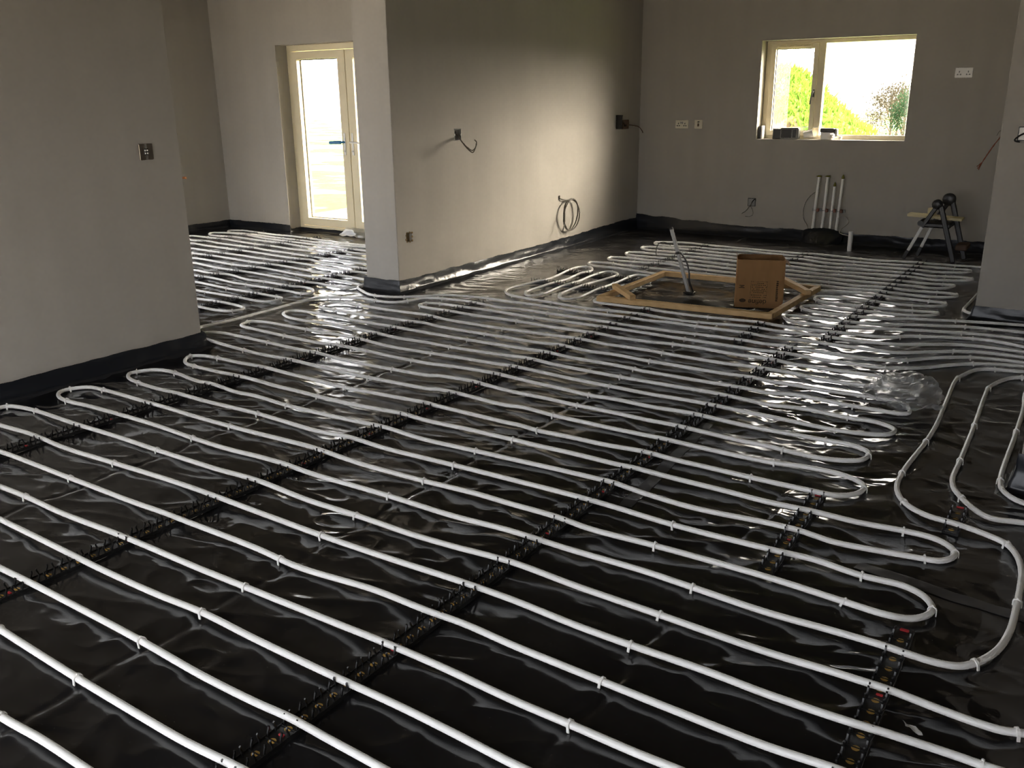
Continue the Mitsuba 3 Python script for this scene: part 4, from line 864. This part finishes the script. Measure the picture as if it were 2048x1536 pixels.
def back_box(name, label, y, z, w, h, axis_x=True):
    """A galvanised back box let into the x = X_WALL wall, its rim just proud of the plaster."""
    k = thing(name, label, 'wall box')
    shell = cut(box(X_WALL - 0.035, X_WALL + 0.003, y - w / 2, y + w / 2, z - h / 2, z + h / 2, 0.002), box(X_WALL - 0.032, X_WALL + 0.1, y - w / 2 + 0.003, y + w / 2 - 0.003, z - h / 2 + 0.003, z + h / 2 - 0.003))
    obj('box_shell', shell, 'galvanised', k)
    obj('lug', box(X_WALL - 0.004, X_WALL + 0.002, y - w / 2 + 0.003, y - w / 2 + 0.014, z - 0.006, z + 0.006, 0.001), 'galvanised', k)
    obj('lug', box(X_WALL - 0.004, X_WALL + 0.002, y + w / 2 - 0.014, y + w / 2 - 0.003, z - 0.006, z + 0.006, 0.001), 'galvanised', k)
    return k


b1 = back_box('wall_box', 'galvanised wall box with a hooked double cable, middle wall', 6.004, 1.148, 0.095, 0.091)
obj('knockout', move(lathe([(0, 0), (0.011, 0), (0.011, 0.003), (0, 0.003)], 14), X_WALL - 0.031, 6.012, 1.164, ry=90), 'black_plastic', b1)
path = np.array([(-4.526, 6.012, 1.153), (-4.489, 6.000, 1.134), (-4.416, 5.934, 1.107), (-4.333, 5.904, 1.056), (-4.291, 5.913, 1.034), (-4.270, 5.925, 1.056), (-4.259, 5.925, 1.099), (-4.259, 5.899, 1.114)])
obj('cable', tube(curve(path, 0.008), 0.0042, 8), 'cable_grey', b1, smooth=50)
p2 = path + np.array([[0, 0, 0], [0, 0.004, -0.004], [0, 0.005, -0.006], [0, 0.004, -0.012], [0, 0.002, -0.016], [0, -0.004, -0.006], [0, 0, 0.0], [0, 0.0, 0]])
obj('cable', tube(curve(p2, 0.008), 0.0042, 8), 'cable_grey', b1, smooth=50)

b2 = thing('wall_box', 'small brown wall box close to the back corner of the middle wall', 'wall box')
obj('box_shell', cut(box(X_WALL - 0.002, X_WALL + 0.012, 8.921, 9.057, 1.096, 1.190, 0.002), box(X_WALL + 0.006, X_WALL + 0.05, 8.928, 9.051, 1.102, 1.183)), 'brown_dark', b2)
obj('terminal', box(X_WALL + 0.004, X_WALL + 0.02, 8.953, 8.984, 1.122, 1.143, 0.002), 'black_plastic', b2)
obj('cable', tube(curve([(-4.489, 9.021, 1.137), (-4.448, 9.063, 1.132), (-4.395, 9.094, 1.117), (-4.353, 9.105, 1.075), (-4.343, 9.099, 1.054)], 0.01), 0.005, 8), 'brown_dark', b2, smooth=50)
obj('cable', tube(curve([(-4.479, 8.822, 1.179), (-4.458, 8.864, 1.164), (-4.469, 8.906, 1.153), (-4.492, 8.937, 1.148)], 0.01), 0.004, 8), 'black_plastic', b2, smooth=50)
bb = thing('black_bracket', 'upright black plastic bracket on the middle wall beside the small brown box', 'bracket')
obj('body', box(X_WALL - 0.002, X_WALL + 0.055, 8.775, 8.817, 1.101, 1.237, 0.004), 'black_plastic', bb)
obj('cap', box(X_WALL - 0.002, X_WALL + 0.059, 8.771, 8.821, 1.227, 1.242, 0.004), 'black_plastic', bb)

# coiled cable on the middle wall
cc = thing('cable_coil', 'coil of dark cable hanging from the lit middle wall', 'cable')
cy, cz, cr_ = 7.770, 0.323, 0.149
ringp = []
for k in range(40):
    a = math.radians(100 - 13.5 * k * 1.42)
    rr = cr_ + 0.006 * math.sin(k * 0.9)
    ringp.append((X_WALL + 0.03 + 0.012 * math.sin(k * 0.55) + 0.0006 * k, cy + rr * math.cos(a) * 1.02, cz + rr * math.sin(a)))
obj('loop', tube(curve([(X_WALL - 0.005, 7.608, 0.494), (X_WALL + 0.015, 7.624, 0.485), (X_WALL + 0.03, 7.681, 0.473)] + ringp, 0.015), 0.0058, 8), 'cable_grey', cc, smooth=50)
obj('tail', tube(curve([(X_WALL + 0.05, 7.655, 0.415), (X_WALL + 0.055, 7.627, 0.373), (X_WALL + 0.07, 7.603, 0.311), (X_WALL + 0.085, 7.571, 0.248), (X_WALL + 0.095, 7.524, 0.196)], 0.012), np.full(1, 0.0065), 8), 'cable_grey', cc, smooth=50)
obj('tie', move(trimesh.creation.torus(0.013, 0.0022, 16, 8), X_WALL + 0.05, 7.636, 0.274, rx=50), 'cable_pale', cc)
obj('gland', box(X_WALL - 0.003, X_WALL + 0.012, 7.600, 7.614, 0.483, 0.520, 0.003), 'cable_grey', cc)


def on_back(y0, z0):
    return Y_BACK + y0


def socket(label, x0, z0, name='double_socket', m='cream_plastic', dark=True, w=0.146, h=0.086):
    k = thing(name, label, 'power socket')
    Y = Y_BACK
    obj('plate', box(x0, x0 + w, Y - 0.009, Y + 0.002, z0, z0 + h, 0.003), m, k)
    hm = 'black_plastic' if dark else 'mid_grey'
    for g, cx in enumerate((x0 + 0.036, x0 + w - 0.036)):
        hs = cat(box(cx - 0.0045, cx + 0.0045, Y - 0.0105, Y - 0.0085, z0 + 0.043, z0 + 0.059), box(cx - 0.018, cx - 0.005, Y - 0.0105, Y - 0.0085, z0 + 0.022, z0 + 0.033), box(cx + 0.005, cx + 0.018, Y - 0.0105, Y - 0.0085, z0 + 0.022, z0 + 0.033))
        obj('pin_holes', hs, hm, k)
    for g, cx in enumerate((x0 + w / 2 - 0.009, x0 + w / 2 + 0.009)):
        obj('rocker', box(cx - 0.0075, cx + 0.0075, Y - 0.0135, Y - 0.008, z0 + 0.048, z0 + 0.070, 0.002), 'mid_grey' if dark else m, k)
    return k


socket('cream double socket on the back wall left of the window', -4.074, 1.094)
socket('pale double socket high on the back wall right of the window', -1.387, 1.552, m='white_plastic', dark=False)
sw = thing('fused_switch', 'single cream switch plate beside the double socket left of the window', 'light switch')
obj('plate', box(-3.857, -3.767, Y_BACK - 0.009, Y_BACK + 0.002, 1.093, 1.183, 0.003), 'cream_plastic', sw)
obj('rocker', box(-3.822, -3.803, Y_BACK - 0.015, Y_BACK - 0.008, 1.117, 1.146, 0.002), 'brown_dark', sw)
obj('fuse_slot', box(-3.825, -3.800, Y_BACK - 0.0105, Y_BACK - 0.0085, 1.158, 1.167), 'black_plastic', sw)

lb = thing('wall_box', 'low grey wall box with dangling cables under the window wall, above the black strip', 'wall box')
obj('box_shell', cut(box(-3.221, -3.137, Y_BACK - 0.006, Y_BACK + 0.002, 0.313, 0.397, 0.002), box(-3.215, -3.144, Y_BACK - 0.05, Y_BACK - 0.002, 0.319, 0.390)), 'dark_grey', lb)
obj('back_plate', box(-3.215, -3.144, Y_BACK - 0.0045, Y_BACK - 0.0015, 0.319, 0.390), 'mid_grey', lb)
obj('cable', tube(curve([(-3.171, Y_BACK - 0.01, 0.353), (-3.187, Y_BACK - 0.03, 0.316), (-3.218, Y_BACK - 0.05, 0.269), (-3.260, Y_BACK - 0.06, 0.237)], 0.01), 0.004, 8), 'cable_grey', lb, smooth=50)
obj('cable', tube(curve([(-3.176, Y_BACK - 0.008, 0.353), (-3.150, Y_BACK - 0.02, 0.384), (-3.134, Y_BACK - 0.03, 0.394)], 0.008), 0.0045, 8), 'black_plastic', lb, smooth=50)
obj('cable', tube(curve([(-3.192, Y_BACK - 0.01, 0.321), (-3.160, Y_BACK - 0.02, 0.279), (-3.150, Y_BACK - 0.025, 0.232), (-3.187, Y_BACK - 0.025, 0.208), (-3.234, Y_BACK - 0.02, 0.208)], 0.01), 0.0022, 8), 'cable_grey', lb, smooth=50)

# box at the edge of the pier
pb_ = thing('wall_box', 'metal wall box with a black cable on the dim partition at the right edge', 'wall box')
obj('box_shell', cut(box(-0.565, -0.48, PIER[1] - 0.005, PIER[1] + 0.002, 1.135, 1.220, 0.002), box(-0.559, -0.486, PIER[1] - 0.05, PIER[1] - 0.002, 1.141, 1.214)), 'black_plastic', pb_)
obj('back_plate', box(-0.559, -0.486, PIER[1] - 0.0045, PIER[1] - 0.0015, 1.141, 1.214), 'galvanised', pb_)
obj('cable', tube(curve([(-0.52, PIER[1] - 0.01, 1.185), (-0.555, PIER[1] - 0.03, 1.165), (-0.575, PIER[1] - 0.04, 1.14), (-0.545, PIER[1] - 0.05, 1.13)], 0.008), 0.005, 8), 'black_plastic', pb_, smooth=50)

# bare copper tails beside the pier
ct = thing('copper_tails', 'dark copper wires sticking out beside the right partition end', 'wire')
ends = [(-0.764, 6.52, 0.961), (-0.772, 6.54, 0.972), (-0.756, 6.51, 0.955)]
for k, e in enumerate(ends):
    obj('wire', tube(curve([(-0.655, 6.56, 1.175 - 0.006 * k), (-0.69, 6.555, 1.11 + 0.002 * k), (-0.722, 6.545, 1.045 + 0.003 * k), (-0.742, 6.535, 1.005), e], 0.01), 0.0032, 6), 'dark_copper', ct, smooth=50)
obj('wire', tube(curve([(-0.655, 6.56, 1.20), (-0.672, 6.55, 1.19), (-0.684, 6.55, 1.165)], 0.008), 0.0016, 6), 'cable_grey', ct, smooth=50)

# copper stub on the far room's side wall
cs = thing('copper_stub', 'bright copper pipe stub just past the edge of the left partition', 'copper pipe')
obj('tube', rod((-8.822, 6.488, 0.619), (-8.696, 6.525, 0.619), 0.012, 16), 'copper', cs, smooth=50)
obj('end_cap', move(lathe([(0, 0), (0.0135, 0), (0.0135, 0.02), (0.01, 0.024), (0, 0.025)], 16), -8.712, 6.521, 0.619, ry=90), 'copper', cs, smooth=40)

# ---------------------------------------------------------------- pipes rising in front of the back wall
RISERS = [(-2.517, -2.496, 0.646, 'flat', 'first'), (-2.426, -2.409, 0.648, 'flat', 'second'), (-2.346, -2.336, 0.567, 'cone', 'third'), (-2.285, -2.264, 0.643, 'cone', 'fourth')]
for xb, xt, zt, cap, nth in RISERS:
    k = thing('riser_pipe', f'{nth} from the left of the four white pipes rising up the back wall', 'pipe')
    yb, yt = Y_BACK - 0.055, Y_BACK - 0.045
    r_ = 0.0145 if cap == 'flat' else 0.0130
    obj('pipe', rod((xb, yb, 0.0), (xt, yt, zt), r_, 14), 'white_plastic', k, smooth=50)
    if cap == 'flat':
        obj('taped_end', cat(move(lathe([(0, -0.006), (0.019, -0.004), (0.021, 0.002), (0.015, 0.010), (0, 0.013)], 12), xt, yt, zt), box(xt - 0.03, xt + 0.028, yt - 0.006, yt + 0.006, zt - 0.002, zt + 0.004, 0.0015)), 'olive_tape', k, smooth=40, label='olive tape end')
    else:
        obj('taped_end', move(lathe([(0.0145, -0.012), (0.0155, -0.004), (0.010, 0.012), (0.004, 0.027), (0, 0.030)], 12), xt, yt, zt), 'olive_tape', k, smooth=40, label='olive tape end')
    zc_ = 0.316
    xm = xb + (xt - xb) * zc_ / zt
    obj('clip_band', move(trimesh.creation.torus(r_ + 0.0005, 0.0022, 16, 6), xm, yb + 0.005, zc_), 'dark_grey', k)
    obj('pipe_clip', box(xm + r_ - 0.001, xm + r_ + 0.022, yb - 0.006, yb + 0.035, zc_ - 0.016, zc_ + 0.016, 0.003), 'dark_copper', k, label='rust brown clip')
obj('clip_batten', box(-2.543, -2.219, Y_BACK - 0.022, Y_BACK + 0.001, 0.302, 0.330, 0.002), 'mid_grey', label='thin batten behind the four white pipes', category='batten')
obj('thin_cable', tube(curve([(-2.517, Y_BACK - 0.04, 0.494), (-2.564, Y_BACK - 0.03, 0.457), (-2.611, Y_BACK - 0.03, 0.384), (-2.627, Y_BACK - 0.03, 0.290), (-2.611, Y_BACK - 0.03, 0.206), (-2.580, Y_BACK - 0.04, 0.17), (-2.553, Y_BACK - 0.06, 0.12)], 0.012), 0.0025, 6), 'cable_grey', smooth=50, label='thin cable bowed out left of the four white pipes', category='cable')
cd = thing('conduit_stub', 'short white conduit standing on the floor with a pale cable arching into it', 'conduit')
cx_, cy_ = -2.035, 8.86
obj('pipe', cut(move(trimesh.creation.cylinder(0.021, 0.185, sections=20), cx_, cy_, 0.0925), move(trimesh.creation.cylinder(0.0185, 0.06, sections=20), cx_, cy_, 0.18)), 'white_plastic', cd, smooth=40)
obj('cable', tube(curve([(-2.266, Y_BACK - 0.08, 0.248), (-2.234, Y_BACK - 0.09, 0.276), (-2.198, Y_BACK - 0.09, 0.274), (-2.161, Y_BACK - 0.08, 0.232), (-2.137, cy_, 0.164), (cx_, cy_, 0.14)], 0.01), 0.004, 8), 'cable_pale', cd, smooth=50)
# membrane lump round the feet of the risers
lump = np.zeros((40, 9, 3))
for i in range(40):
    for j in range(9):
        u_, v_ = i / 39, j / 8
        nz = meshkit.fbm(np.array([i * 0.25, j * 0.5, 4.0]), 3, 9) - 0.5
        lump[i, j] = (-2.61 + 0.40 * u_, Y_BACK - 0.045 - 0.11 * (1 - v_) ** 1.5 * (0.5 + math.sin(math.pi * u_)) - 0.02 + 0.03 * nz * (1 - v_), 0.004 + (0.085 + 0.055 * math.sin(math.pi * u_) ** 0.4) * v_ ** 0.8 + 0.01 * nz * v_)
obj('baseboard_back_fold', sheet(lump, 0.0012), 'polythene_edge', smooth=True, kind='structure', label='fold of black polythene gathered round the four white pipes')

# ---------------------------------------------------------------- step stool with a board on it
ss = thing('step_stool', 'black and white folding step stool standing against the back wall', 'step stool')
yn, yr = 8.60, 8.82
for yy, dx, dz in ((yn, 0.0, 0.0), (yr, 0.057, 0.018)):
    H_ = np.array([-1.279 + dx, yy, 0.490 + dz])
    K_ = np.array([-1.372 + dx, yy, 0.320 + dz])
    F_ = np.array([-1.505 + dx * 1.3, yy, 0.012])
    G_ = np.array([-1.095 + dx, yy, 0.012])
    obj('front_leg', beam(K_ + (H_ - K_) * -0.02, F_ + (K_ - F_) * 0.24, 0.020, 0.026, up=(1, 0, 0.3)), 'aluminium', ss)
    obj('foot', beam(F_ + (K_ - F_) * 0.26, F_, 0.026, 0.034, up=(1, 0, 0.3), bev=0.005), 'black_plastic', ss)
    obj('arm', beam(H_, K_ - (H_ - K_) * 0.12, 0.026, 0.036, up=(1, 0, 0.3), bev=0.006), 'black_plastic', ss)
    obj('rear_leg', beam(H_ + np.array([0.03, 0, 0.0]), G_, 0.030, 0.042, up=(1, 0, 0.3), bev=0.006), 'black_plastic', ss)
    r_ = 0.044 if yy == yn else 0.056
    obj('hinge', move(lathe([(0, -0.016), (r_ * 0.8, -0.016), (r_, -0.008), (r_, 0.008), (r_ * 0.8, 0.016), (r_ * 0.3, 0.020), (0, 0.020)], 24), *(H_ + np.array([0, 0, 0.012 + (r_ - 0.044) * 0.6])), rx=90), 'black_plastic', ss, smooth=40)
obj('top_step', cat(box(-1.392, -1.150, yn - 0.01, yr + 0.01, 0.300, 0.345, 0.012), move(trimesh.creation.cylinder(0.024, yr - yn + 0.04, sections=16), -1.395, (yn + yr) / 2, 0.335, rx=90)), 'black_plastic', ss)
obj('lower_step', box(-1.10, -1.005, yn + 0.02, yr + 0.02, 0.115, 0.165, 0.01), 'brown_dark', ss)
obj('stool_board', beam((-1.525, 8.735, 0.392), (-1.08, 8.735, 0.372), 0.15, 0.022, bev=0.002), 'pale_board', label='pale flat board lying across the step stool', category='board')
obj('wood_offcut', box(-1.375, -1.31, 8.75, 8.80, 0.400, 0.452, 0.002), 'pale_board', label='small pale wood block on the board over the step stool', category='wood block')

# ---------------------------------------------------------------- things on the window sill
ZS = WIN[2] + 0.0045
k = thing('slim_case', 'slim black and white case at the left end of the window sill', 'case')
obj('body', box(-3.175, -3.148, 9.382, 9.455, ZS, ZS + 0.125, 0.004), 'black_plastic', k)
obj('cover', box(-3.147, -3.131, 9.382, 9.455, ZS, ZS + 0.13, 0.004), 'white_plastic', k)
k = thing('dark_carton', 'small black carton on the window sill, left of the grey radio', 'carton')
obj('body', box(-3.030, -2.951, 9.403, 9.471, ZS, ZS + 0.095, 0.003), 'black_plastic', k)
obj('lid', box(-3.032, -2.930, 9.398, 9.476, ZS + 0.095, ZS + 0.102, 0.002), 'mid_grey', k)
k = thing('radio', 'grey rounded radio on the window sill with a dark panel at its right', 'radio')
shp = m3.Manifold.hull(m3.Manifold.compose([m3.Manifold.cylinder(0.055, 0.016, 0.016, 20).rotate([90, 0, 0]).translate([x, 9.437, z]) for x in (-2.930, -2.775) for z in (ZS + 0.016, ZS + 0.095)]))
obj('body', unman(shp), 'mid_grey', k, smooth=30)
obj('speaker_panel', box(-2.935, -2.831, 9.377, 9.380, ZS + 0.014, ZS + 0.098, 0.001), 'dark_grey', k)
obj('dial_panel', box(-2.818, -2.786, 9.377, 9.380, ZS + 0.016, ZS + 0.096, 0.001), 'black_plastic', k)
obj('aerial', rod((-2.763, 9.450, ZS + 0.118), (-2.679, 9.450, ZS + 0.122), 0.002, 8), 'steel', k)
k = thing('crumpled_cup', 'crumpled white cup lying on the window sill behind the mullion', 'cup')
cup = lathe([(0.0, 0.0), (0.032, 0.0), (0.040, 0.085), (0.0425, 0.088), (0.041, 0.09), (0.0385, 0.086), (0.0305, 0.003), (0, 0.003)], 28)
cup.vertices = cup.vertices * (1 + 0.22 * (meshkit.fbm(cup.vertices * 28, 3, 4)[:, None] - 0.5))
obj('body', move(cup, -2.726, 9.439, ZS + 0.040, ry=78, rz=15), 'sheet_white', k, smooth=True)
k = thing('clear_tray', 'flat clear plastic tray leaning behind the radio on the sill', 'tray')
obj('sheet', box(-2.752, -2.553, 9.483, 9.488, ZS, ZS + 0.112, 0.001), 'glass', k)
obj('rim', box(-2.752, -2.553, 9.481, 9.490, ZS + 0.112, ZS + 0.116, 0.001), 'white_plastic', k)
k = thing('white_carton', 'white carton with a black top on the window sill right of the mullion', 'carton')
obj('body', box(-2.548, -2.428, 9.403, 9.471, ZS, ZS + 0.070, 0.003), 'white_plastic', k)
obj('top', box(-2.556, -2.420, 9.398, 9.476, ZS + 0.070, ZS + 0.108, 0.006), 'black_plastic', k)
obj('side_cap', box(-2.423, -2.391, 9.403, 9.471, ZS + 0.03, ZS + 0.106, 0.010), 'dark_grey', k)
for nm, lb_, x0, sc in (('paper_wad', 'larger white paper wad on the sill in front of the white carton', -2.433, 1.0), ('paper_wad', 'smaller white paper wad at the right on the window sill', -2.347, 0.6)):
    wd = trimesh.creation.icosphere(3, 0.028 * sc)
    wd.vertices = wd.vertices * (0.75 + 0.6 * meshkit.fbm(wd.vertices * 60 / sc, 3, 6)[:, None])
    wd.apply_translation((x0, 9.375, ZS - wd.bounds[0][2]))
    obj(nm, wd, 'sheet_white', smooth=False, label=lb_, category='paper')

# ---------------------------------------------------------------- outside
XG, YG = np.meshgrid(np.linspace(-90, 60, 90), np.linspace(9.66, 140, 80), indexing='ij')
ZG = -0.25 + 0.10 * (meshkit.fbm(np.stack([XG * 0.2, YG * 0.2, XG * 0], -1), 3, 3) - 0.5) - 0.012 * np.clip(YG - 9, 0, 60)
obj('ground', grid(np.stack([XG, YG, ZG], -1)), 'lawn', smooth=True, kind='structure', label='overexposed yard of grass and pale gravel outside')
XG2, YG2 = np.meshgrid(np.linspace(-90, -4.7, 60), np.linspace(7.48, 9.66, 8), indexing='ij')
obj('ground_side', grid(np.stack([XG2, YG2, np.full_like(XG2, -0.25)], -1)), 'lawn', smooth=True, kind='structure', label='grass outside the glazed door')
obj('outside_wall', box(-4.96, -4.7, 7.48, 9.66, -0.4, 3.2), 'render_outside', kind='structure', label='outside return of the house wall')
for nm, (x0, x1, y0, y1) in (('ground_right', (3.46, 40, -40, 9.66)), ('ground_rear', (-40, 3.46, -40, -1.61)), ('ground_left', (-40, -9.17, -1.61, 7.48))):
    obj(nm, box(x0, x1, y0, y1, -0.35, -0.25), 'gravel', kind='structure', label='gravel yard outside, out of the picture')


def mound():
    nu, nv = 90, 50
    u, v = np.meshgrid(np.linspace(0, 2 * math.pi, nu), np.linspace(0, 1, nv), indexing='ij')
    x, y = np.cos(u) * v * 3.8, np.sin(u) * v * 3.6
    z = 2.75 * np.cos(np.clip(v, 0, 1) * math.pi / 2) ** 1.15
    q = np.stack([x * 0.8, y * 0.8, z], -1)
    z = z * (0.8 + 0.45 * meshkit.fbm(q, 4, 5)) - 0.75
    return grid(np.stack([x, y, z], -1))


mk = thing('grass_mound', 'bright green grassy mound seen through the left light of the window', 'mound')
mm = move(mound(), -5.75, 16.6, -0.18)
obj('earth', mm, 'mound_turf', mk, smooth=True)
tri = mm.triangles_center[rng.integers(0, len(mm.faces), 16000)]
bl = []
V_, F_ = [], []
for i, c_ in enumerate(tri):
    a = rng.random() * 6.28
    h_ = 0.05 + 0.10 * rng.random() ** 2
    w_ = 0.012 + 0.02 * rng.random()
    dx, dy = math.cos(a) * w_, math.sin(a) * w_
    lx, ly = rng.normal(0, 0.05, 2)
    V_ += [c_ + (dx, dy, -0.02), c_ - (dx, dy, 0.02), c_ + (lx - 0.4 * dx, ly - 0.4 * dy, h_), c_ + (lx + 0.4 * dx, ly + 0.4 * dy, h_)]
    F_ += [(4 * i, 4 * i + 1, 4 * i + 2), (4 * i, 4 * i + 2, 4 * i + 3)]
obj('grass', trimesh.Trimesh(np.array(V_), F_, process=False), 'grass_blade', mk, kind='stuff')


def tree(x, y, h, r, leaf, label, dens=2600, z0=-0.8):
    k = thing('tree', label, 'tree')
    tr = [tube(curve([(x, y, z0), (x + 0.05, y, z0 + h * 0.35), (x - 0.04, y + 0.05, z0 + h * 0.8)], 0.2), np.linspace(0.10, 0.03, len(curve([(x, y, z0), (x + 0.05, y, z0 + h * 0.35), (x - 0.04, y + 0.05, z0 + h * 0.8)], 0.2))) * h / 5, 8)]
    cent = []
    for i in range(9):
        a, e = rng.random() * 6.28, 0.25 + 0.7 * rng.random()
        tip = np.array([x + math.cos(a) * r * (0.35 + 0.5 * rng.random()), y + math.sin(a) * r * 0.7, z0 + h * (0.3 + 0.62 * e)])
        st_ = np.array([x, y, z0 + h * 0.3 * (0.6 + e)])
        tr.append(tube(np.array([st_, (st_ + tip) / 2 + (0, 0, 0.1 * h * rng.random()), tip]), np.array([0.04, 0.028, 0.012]) * h / 5, 6))
        cent.append(tip)
    cent.append(np.array([x, y, z0 + h * 0.86]))
    cent = np.array(cent)
    obj('trunk', cat(*tr), 'bark', k, smooth=50)
    c_ = cent[rng.integers(0, len(cent), dens)] + rng.normal(0, 1, (dens, 3)) * np.array([r * 0.24, r * 0.24, h * 0.085])
    d1, d2 = rng.normal(0, 1, (dens, 3)), rng.normal(0, 1, (dens, 3))
    d1 /= np.linalg.norm(d1, axis=1, keepdims=True)
    d2 -= (d1 * d2).sum(1, keepdims=True) * d1
    d2 /= np.linalg.norm(d2, axis=1, keepdims=True)
    s_ = (0.05 + 0.06 * rng.random((dens, 1))) * h / 5
    v = np.stack([c_ - d1 * s_, c_ + d2 * s_ * 0.5, c_ + d1 * s_, c_ - d2 * s_ * 0.5], 1).reshape(-1, 3)
    i = np.arange(dens) * 4
    obj('foliage', trimesh.Trimesh(v, np.vstack([np.stack([i, i + 1, i + 2], 1), np.stack([i, i + 2, i + 3], 1)]), process=False), leaf, k, kind='stuff')


for args in ((-11.5, 42.0, 2.7, 0.60, 'leaf_brown', 'thin brown tree nearest the mullion, far beyond the window', 1500),
             (-10.6, 40.0, 2.2, 0.62, 'leaf_green', 'low olive bush right of the grassy mound, far beyond the window', 1300),
             (-9.75, 44.0, 1.6, 1.00, 'leaf_brown', 'lowest wide brown bush in the middle of the far hedge line', 1500),
             (-9.6, 49.0, 3.0, 0.60, 'leaf_brown', 'faint slim tree behind the middle bush of the far hedge line', 700),
             (-8.5, 42.0, 2.7, 0.95, 'leaf_brown', 'large bare brown tree at the right of the far hedge line', 2800),
             (-7.3, 38.5, 2.4, 0.55, 'leaf_green', 'dark green tree at the right end of the far hedge line', 2000)):
    tree(*args)
